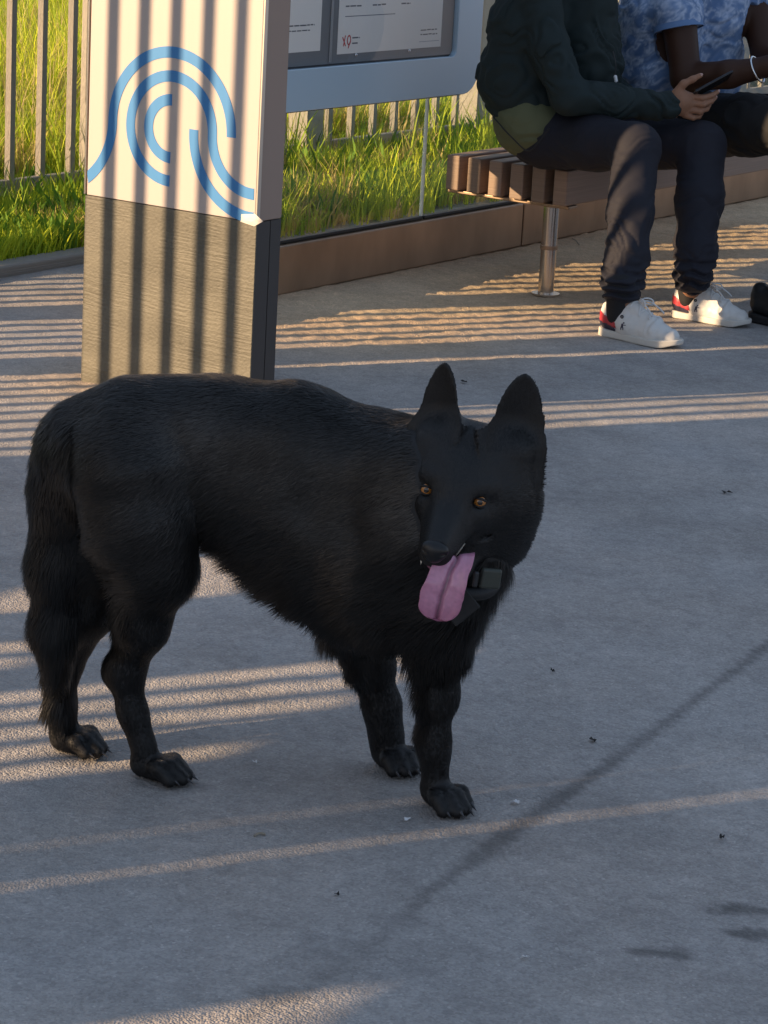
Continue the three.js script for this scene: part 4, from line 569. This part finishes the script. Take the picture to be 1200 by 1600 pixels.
  const all = mergeGeometries([gBody, hg]); all.translate(off.x, off.y, off.z);
  obj('body', all, skin, dog);
  // nose leather with nostrils, eyes, teeth, tongue
  const noseG = nets(sdf([e1(0, -0.028, 0.155, 0.0205, 0.0135, 0.0125, 0.008), e1(0, -0.038, 0.156, 0.013, 0.0105, 0.009, 0.008)], [rc(V(0.010, -0.033, 0.170), V(0.018, -0.031, 0.161), 0.0034, 0.0028, 0.002), rc(V(-0.010, -0.033, 0.170), V(-0.018, -0.031, 0.161), 0.0034, 0.0028, 0.002), rc(V(0, -0.036, 0.171), V(0, -0.049, 0.167), 0.0015, 0.0015, 0.002)]), V(-0.03, -0.062, 0.13), V(0.03, 0.0, 0.185), 0.0016);
  const toDog = g => { g.scale(HS, HS, HS).applyQuaternion(HQ).translate(HP.x + off.x, HP.y, HP.z + off.z); return g; };
  obj('nose', toDog(noseG), phys([0.006, 0.006, 0.007], 0.34, { bumpMap: grainBump, bumpScale: 0.0004 }), dog);
  const eyeM = phys([0.012, 0.008, 0.006], 0.1, { clearcoat: 1, clearcoatRoughness: 0.03 }), irisM = phys([0.40, 0.155, 0.028], 0.25, { clearcoat: 1, clearcoatRoughness: 0.03 }), pupM = phys([0.003, 0.003, 0.003], 0.15, { clearcoat: 1, clearcoatRoughness: 0.03 });
  for (const s of [1, -1]) {
    const c = V(0.0395 * s, 0.0225, 0.0562), look = V(s > 0 ? 0.20 : 0.02, 0.10, 1).normalize(), q = new THREE.Quaternion().setFromUnitVectors(V(0, 1, 0), look), R = 0.0098;
    const capG = (ang, rad) => new THREE.SphereGeometry(rad, 24, 10, 0, Math.PI * 2, 0, ang).applyQuaternion(q).translate(c.x, c.y, c.z);
    const e = obj('eye', toDog(new THREE.SphereGeometry(R, 24, 16).translate(c.x, c.y, c.z)), eyeM, dog);
    obj('iris', toDog(capG(1.0, R + 0.00025)), irisM, e); obj('pupil', toDog(capG(0.36, R + 0.0006)), pupM, e);
    const lid = (y0, y1, r) => tube([0, 0.25, 0.5, 0.75, 1].map(t => { const a = (t - 0.5) * 2.1, b = (y0 + (y1 - y0) * 0) * Math.cos(a) ; const d = V(Math.sin(a) * 0.98 + 0.16 * s, b, Math.cos(a) * 0.9).normalize(); return c.clone().addScaledVector(d, R + 0.0008); }), r, 6, 16);
    obj('eyelid', [toDog(lid(0.70, 0, 0.0019)), toDog(lid(-0.66, 0, 0.0014))], skin, dog);
  }
  const toothM = phys([0.72, 0.69, 0.6], 0.25);
  const cone = (x, y, z, h, r, rx = Math.PI) => toDog(new THREE.ConeGeometry(r, h, 8).rotateX(rx).translate(x, y, z));
  obj('tooth', cone(0.0205, -0.062, 0.118, 0.018, 0.0042), toothM, dog);
  obj('tooth', cone(-0.0205, -0.062, 0.118, 0.018, 0.0042), toothM, dog);
  for (const [x, z] of [[0.024, 0.09], [0.026, 0.078], [0.0275, 0.066]]) obj('tooth', cone(x, -0.047 - (z - 0.06) * 0.2, z, 0.009, 0.0042), toothM, dog);
  obj('tooth', cone(0.0135, -0.096, 0.096, 0.015, 0.0035, 0), toothM, dog);
  { // tongue: long flat sheet with a groove, out over the lower front teeth and down
    const ctr = [hw(0.010, -0.068, 0.04), hw(0.012, -0.082, 0.088), V(0.1178, 0.485, -3.842), V(0.1104, 0.4715, -3.826), V(0.1037, 0.4506, -3.818), V(0.0978, 0.4318, -3.817), V(0.0949, 0.4135, -3.818), V(0.0914, 0.3879, -3.822)];
    const wid = [0.026, 0.028, 0.0285, 0.0295, 0.0315, 0.034, 0.033, 0.0], cv = new THREE.CatmullRomCurve3(ctr), n = 60, m = 64, P = [], TC = [], I = [];
    const sideAx = V(1, 0.10, 0.05).normalize(), wAt = t => { const f = t * (wid.length - 1), i = Math.min(wid.length - 2, Math.floor(f)); const x = f - i, s = x * x * (3 - 2 * x); return wid[i] + (wid[i + 1] - wid[i]) * (i === wid.length - 2 ? 1 - Math.sqrt(1 - x * x) : s); };
    for (let i = 0; i <= n; i++) { const t = i / n, c = cv.getPoint(t), d = cv.getTangent(t), s = sideAx.clone().addScaledVector(d, -sideAx.dot(d)).normalize(), nn = s.clone().cross(d).negate().normalize(); if (nn.z < 0 && t > 0.4) nn.negate(); if (t <= 0.4 && nn.y < 0) nn.negate(); const w = wAt(t);
      for (let j = 0; j < m; j++) { const a = j / m * 2 * Math.PI, x = Math.cos(a), y = Math.sin(a), gro = y > 0 ? 0.0085 * Math.exp(-Math.pow(x * w / 0.003, 2)) * sstep(0.12, 0.4, t) : 0, rip = 0.0012 * noise.noise(t * 9, x * 2.5, 3.3), curl = 0.006 * x * x; const p = c.clone().addScaledVector(s, x * w + 0.002 * noise.noise(t * 7, 1, 2)).addScaledVector(nn, y * 0.0048 - gro + rip + curl); P.push(p.x + off.x, p.y, p.z + off.z); const gr = y > 0 ? Math.exp(-Math.pow(x * w / 0.0035, 2)) * 0.45 : 0, ed = 0.25 * Math.pow(Math.abs(x), 5) + 0.3 * sstep(0.8, 1, t), kk = (1 - gr) * (1 - ed * 0.5) * (0.93 + 0.16 * noise.noise(t * 30, x * 5, 7)); TC.push(0.60 * kk, 0.27 * kk * (1 - ed * 0.45), 0.40 * kk * (1 - ed * 0.3)); } }
    for (let i = 0; i < n; i++) for (let j = 0; j < m; j++) { const a = i * m + j, b = i * m + (j + 1) % m; I.push(a, b, a + m, b, b + m, a + m); }
    for (let j = 1; j < m - 1; j++) I.push(n * m, n * m + j, n * m + j + 1);
    const g = new THREE.BufferGeometry(); g.setAttribute('position', new THREE.Float32BufferAttribute(P, 3)); g.setAttribute('color', new THREE.Float32BufferAttribute(TC, 3)); g.setIndex(I); g.computeVertexNormals();
    obj('tongue', g, phys('#fff', 0.3, { vertexColors: true, side: THREE.DoubleSide, clearcoat: 0.7, clearcoatRoughness: 0.15 }), dog);
  }
  obj('claw', claws(...pRF, 0.062).slice(1, 2), phys([0.09, 0.09, 0.095], 0.3), dog);
  for (const [a, b] of [[pRH, 0.06], [pLH, 0.06], [pRF, 0.062], [pLF, 0.06]]) for (const c of claws(...a, b)) obj('claw', c, phys([0.05, 0.05, 0.055], 0.3), dog);
  // ----- coat: tapering strands rooted over the body -----
  const nearestTail = (x, y) => y > 0.05 && x < -0.53 + 0.0;
  const fur = (geo, count, seed, look, near) => {
    const p = geo.attributes.position, nn = geo.attributes.normal, ix = geo.index.array, r = mulberry(seed), cum = new Float32Array(ix.length / 3); let tot = 0;
    const A = V(), B = V(), C = V();
    for (let i = 0; i < cum.length; i++) { A.fromBufferAttribute(p, ix[3 * i]); B.fromBufferAttribute(p, ix[3 * i + 1]); C.fromBufferAttribute(p, ix[3 * i + 2]); B.sub(A); C.sub(A); tot += B.cross(C).length() / 2; cum[i] = tot; }
    const P = new Float32Array(count * 15), N = new Float32Array(count * 15), K = new Float32Array(count * 15), I = []; let k = 0, vtx = 0;
    const n = V(), q = V(), t = V(), s = V(), d = V();
    for (let c = 0; c < count; c++) {
      const x = r() * tot; let lo = 0, hi = cum.length - 1; while (lo < hi) { const m = (lo + hi) >> 1; cum[m] < x ? lo = m + 1 : hi = m; }
      let a = r(), b = r(); if (a + b > 1) { a = 1 - a; b = 1 - b; }
      q.set(0, 0, 0); n.set(0, 0, 0); [1 - a - b, a, b].forEach((w, j) => { const v = ix[3 * lo + j]; q.x += p.getX(v) * w; q.y += p.getY(v) * w; q.z += p.getZ(v) * w; n.x += nn.getX(v) * w; n.y += nn.getY(v) * w; n.z += nn.getZ(v) * w; }); n.normalize();
      const f = look(q, n, r); if (!f) continue;
      t.copy(f.dir).addScaledVector(n, -f.dir.dot(n)); if (t.lengthSq() < 1e-6) t.set(0, -1, 0); t.normalize();
      const cl = noise.noise(q.x * 34, q.y * 34, q.z * 34), cl2 = noise.noise(q.x * 34 + 9, q.y * 34 + 3, q.z * 34);
      s.crossVectors(n, t); t.addScaledVector(s, (f.cl ?? 0.34) * cl + 0.3 * (r() - 0.5)).normalize();
      const L = f.len * (0.65 + 0.7 * r()) * (1 + 0.45 * cl2), lift = f.lift * (0.7 + 0.6 * r()); s.crossVectors(n, t).normalize();
      d.copy(t).addScaledVector(n, lift).normalize();
      const w = f.w * (0.7 + 0.6 * r()), tone = f.tone * (0.6 + 0.8 * r());
      const nv = n.clone().multiplyScalar(0.92).addScaledVector(t, 0.12).addScaledVector(s, 0.34 * (r() - 0.5)).normalize();
      const mid = q.clone().addScaledVector(d, L * 0.5), end = q.clone().addScaledVector(d, L * 0.85).addScaledVector(t, L * 0.16).addScaledVector(V(0, -1, 0), L * 0.10 * (f.droop || 0));
      const pts = [q.clone().addScaledVector(n, -0.002).addScaledVector(s, -w / 2), q.clone().addScaledVector(n, -0.002).addScaledVector(s, w / 2), mid.clone().addScaledVector(s, -w * 0.42), mid.addScaledVector(s, w * 0.42), end];
      pts.forEach((v, j) => { P[k] = v.x + off.x; P[k + 1] = v.y; P[k + 2] = v.z + off.z; N[k] = nv.x; N[k + 1] = nv.y; N[k + 2] = nv.z; const g = tone * (j > 1 ? 1 : 0.6); K[k] = g * f.warm; K[k + 1] = g; K[k + 2] = g * (2 - f.warm); k += 3; });
      I.push(vtx, vtx + 3, vtx + 1, vtx, vtx + 2, vtx + 3, vtx + 2, vtx + 4, vtx + 3); vtx += 5;
    }
    const g = new THREE.BufferGeometry(); g.setAttribute('position', new THREE.BufferAttribute(P.slice(0, k), 3)); g.setAttribute('normal', new THREE.BufferAttribute(N.slice(0, k), 3)); g.setAttribute('color', new THREE.BufferAttribute(K.slice(0, k), 3)); g.setIndex(I); return g;
  };
  const back = V(-0.3228, 0.5832, -4.1), tailX = V(-0.5066, 0.5567, -4.12).x;
  gBody.translate(0, 0, 0);
  const coat = fur(gBody, 230000, 5, (q, n, r) => {
    const h = q.y, x = q.x;
    if (fHead(q.x, q.y, q.z) < 0.0) return null;
    if (h < 0.035 && r() < 0.6) return null;
    const tail = x < tailX && h > 0.06 && q.z > -4.165 && h < 0.62 && !(x > -0.475 && h < 0.2);
    if (tail) return { dir: V(-0.22, -1, 0), len: 0.022 + 0.010 * sstep(0.5, 0.2, h), lift: 0.36, w: 0.0019, tone: 0.009, warm: 0.99, droop: 1 };
    const leg = sstep(0.36, 0.26, h);
    const front = x > -0.15;
    const belly = sstep(0.1, -0.5, n.y) * sstep(0.2, 0.28, h) * sstep(-0.33, -0.27, x), neck = sstep(0.1, 0.22, x) * sstep(0.3, 0.36, h);
    const dir = V(-0.9 * (1 - leg) * (1 - 0.6 * neck) - 0.10, -0.45 - 1.2 * leg - 0.6 * neck, 0.0);
    let len = 0.019 - 0.011 * leg + 0.022 * belly * (1 - neck * 0.4) + 0.006 * neck * (1 - leg);
    const feather = leg * sstep(0.2, 0.8, -n.x) * (front ? sstep(0.08, 0.2, h) : 0.5 * sstep(0.16, 0.26, h)); len += 0.018 * feather;
    const thigh = !front ? sstep(0.5, 0.3, h) * sstep(0.24, 0.34, h) * sstep(0.2, 0.7, -n.x) : 0; len += 0.02 * thigh;
    if (h < 0.12) len = 0.0055;
    const light = 0.5 + 0.5 * fbm(x * 5, h * 5, q.z * 5, 3);  // coat sheen and dusty patches painted into strand tone, stronger higher up
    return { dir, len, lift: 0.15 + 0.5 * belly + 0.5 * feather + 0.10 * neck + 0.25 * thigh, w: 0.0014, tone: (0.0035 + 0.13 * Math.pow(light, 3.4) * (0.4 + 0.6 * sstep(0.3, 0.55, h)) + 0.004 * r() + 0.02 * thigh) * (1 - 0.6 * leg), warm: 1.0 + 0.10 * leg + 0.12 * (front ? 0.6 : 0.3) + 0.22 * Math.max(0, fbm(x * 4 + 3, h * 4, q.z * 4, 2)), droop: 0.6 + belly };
  });
  const faceFur = fur(hg, 80000, 6, (q, n, r) => {
    const l = hl(q); 
    if (Math.hypot(l.x / 0.022, (l.y + 0.030) / 0.0165, (l.z - 0.158) / 0.014) < 1) return null;                                  // nose
    const de = Math.min(Math.hypot(l.x - 0.0395, l.y - 0.0225, l.z - 0.058), Math.hypot(l.x + 0.0395, l.y - 0.0225, l.z - 0.058)); if (de < 0.0118) return null;
    if (l.y < -0.05 && l.y > -0.098 && l.z > 0.045 && Math.abs(l.x) < 0.02) return null;   // mouth
    const earT = sstep(0.075, 0.1, l.y), muzzle = sstep(0.045, 0.09, l.z), cheek = sstep(0.055, -0.05, l.z) * sstep(0.075, 0.02, l.y);
    const dl = earT > 0.5 ? V(0, 1, -0.3) : V(l.x * 7, (l.y - 0.01) * 4 - 0.35 * cheek, -1);
    if (earT > 0.5 && n.dot(V(0, 0, 1).applyQuaternion(HQ)) > 0.4) return { dir: dl.applyQuaternion(HQ), len: 0.004, lift: 0.1, w: 0.0011, tone: 0.003, warm: 1.05, cl: 0.05 };
    return { dir: dl.applyQuaternion(HQ), len: (0.0085 - 0.004 * muzzle + 0.010 * cheek - 0.004 * earT) * (1 - 0.45 * sstep(0.02, 0.06, l.y)), lift: 0.10 - 0.06 * earT + 0.28 * cheek * (1 - earT), w: 0.0012, tone: 0.0085 - 0.0055 * earT, warm: 0.96, cl: 0.06 + 0.2 * cheek, droop: cheek };
  });
  const furM = phys('#fff', 0.44, { vertexColors: true, side: THREE.DoubleSide, specularIntensity: 0.8 });
  const c1 = obj('fur', coat, furM, dog); c1.userData.kind = 'stuff';
  const c2 = obj('fur', faceFur, furM, dog); c2.userData.kind = 'stuff';
  const col = obj('collar', tube([0, 1, 2, 3, 4, 5, 6, 7].map(i => { const a = i / 8 * Math.PI * 2; return V(0.1152, 0.4593, -4).add(V(Math.cos(a) * 0.075 + Math.sin(a) * 0.012 + off.x, -0.055 * Math.sin(a) + 0.04 * Math.cos(a) * -0.6, Math.sin(a) * 0.08 + off.z)); }), 0.011, 8, 60, true), std([0.012, 0.012, 0.013], 0.6), dog);
  const tagG = box(0.035, 0.033, 0.012, 0, 0, 0, 0.005).rotateZ(-0.12).rotateY(0.35).translate(...V(0.1733, 0.4447, -3.872).add(off).toArray());
  obj('tag', tagG, std([0.042, 0.048, 0.038], 0.5), col);
  obj('buckle', [box(0.009, 0.026, 0.008, 0, 0, 0, 0.0035).rotateZ(-0.1).translate(...V(0.1498, 0.4453, -3.862).add(off).toArray())], std([0.05, 0.052, 0.055], 0.4, { metalness: 0.5 }), col);
  obj('flap', box(0.05, 0.05, 0.006, 0, 0, 0, 0.002).rotateZ(0.75).rotateX(-0.15).translate(...V(0.1258, 0.396, -3.88).add(off).toArray()), std([0.006, 0.0062, 0.007], 0.6), col);
}
// ---------- small litter on the asphalt ----------
{
  const scrap = (seed, r0, col, name, label, cat, x, z, group) => {
    const r = mulberry(seed), n = 11, P = [V(0, 0.004, 0)], I = []; for (let i = 0; i < n; i++) { const a = i / n * 6.283, q = r0 * (0.55 + 0.6 * r()); P.push(V(Math.cos(a) * q * 1.25, 0.0015 + 0.006 * r(), Math.sin(a) * q * 0.85)); }
    for (let i = 1; i <= n; i++) I.push(0, i % n + 1, i); const m = P.length; P.slice().forEach(p => P.push(p.clone().add(V(0, -0.0008, 0)))); for (let i = 1; i <= n; i++) { const j = i % n + 1; I.push(m, m + i, m + j, i, j, m + i, j, m + j, m + i); }
    const g = new THREE.BufferGeometry(); g.setAttribute('position', new THREE.Float32BufferAttribute(P.flatMap(p => [p.x, p.y, p.z]), 3)); g.setIndex(I); const h = g.toNonIndexed(); h.computeVertexNormals();
    const o = obj(name, h, std(col, 0.8)); o.position.set(x, 0.002, z); o.rotation.y = r() * 6; return tag(o, label, cat, group);
  };
  const W = [0.72, 0.73, 0.75], B = [0.02, 0.018, 0.016];
  scrap(1, 0.0085, W, 'paper_scrap', 'largest white paper scrap, just right of the dog\'s front paw', 'litter', 0.2476, -4.04);
  scrap(2, 0.006, W, 'paper_scrap', 'small white paper scrap left of the dog\'s nearer front paw', 'litter', 0.0666, -3.9392);
  scrap(3, 0.0055, W, 'paper_scrap', 'white scrap beside the lit streak nearest the bottom edge', 'litter', 0.2416, -3.4314);
  scrap(4, 0.0045, W, 'paper_scrap', 'tiny white scrap right of the dog\'s nearer hind paw', 'litter', -0.1989, -4.1569);
  scrap(5, 0.008, B, 'dry_leaf', 'curled dark leaf lying beside the long wet trail', 'leaf', 0.4003, -4.3641);
  scrap(6, 0.0055, B, 'dry_leaf', 'small dark leaf right of the dog at chest level', 'leaf', 0.3458, -4.745);
  scrap(7, 0.006, B, 'dry_leaf', 'dark crumb of leaf below the lit streak at right', 'leaf', 0.5851, -3.9354);
  scrap(8, 0.005, B, 'dry_leaf', 'dark crumb of leaf in the shade at bottom left', 'leaf', -0.0392, -3.6192);
  scrap(9, 0.011, B, 'dry_leaf', 'thin dark leaf between the dog\'s ears and the pylon shadow', 'leaf', 0.2112, -7.3454);
  scrap(10, 0.012, B, 'dry_leaf', 'thin dark leaf far right beyond the dog\'s head', 'leaf', 0.8548, -6.2184);
  const tw = (pts, label) => tag(obj('twig', tube(pts, 0.0022, 6, 16), std([0.30, 0.26, 0.2], 0.8)), label, 'twig');
  const g1 = (x, z, y = 0.004) => V(x, y, z);
  tw([g1(-0.1791, -3.8296), g1(-0.1712, -3.836, 0.007), g1(-0.1622, -3.84)], 'short pale twig on the asphalt below the dog\'s belly');
  tw([g1(0.6885, -10.1517), g1(0.696, -10.0594, 0.012), g1(0.7078, -10.0012)], 'dark curved twig on the lit ground beside the bench leg');
}
renderer.render(scene, camera);
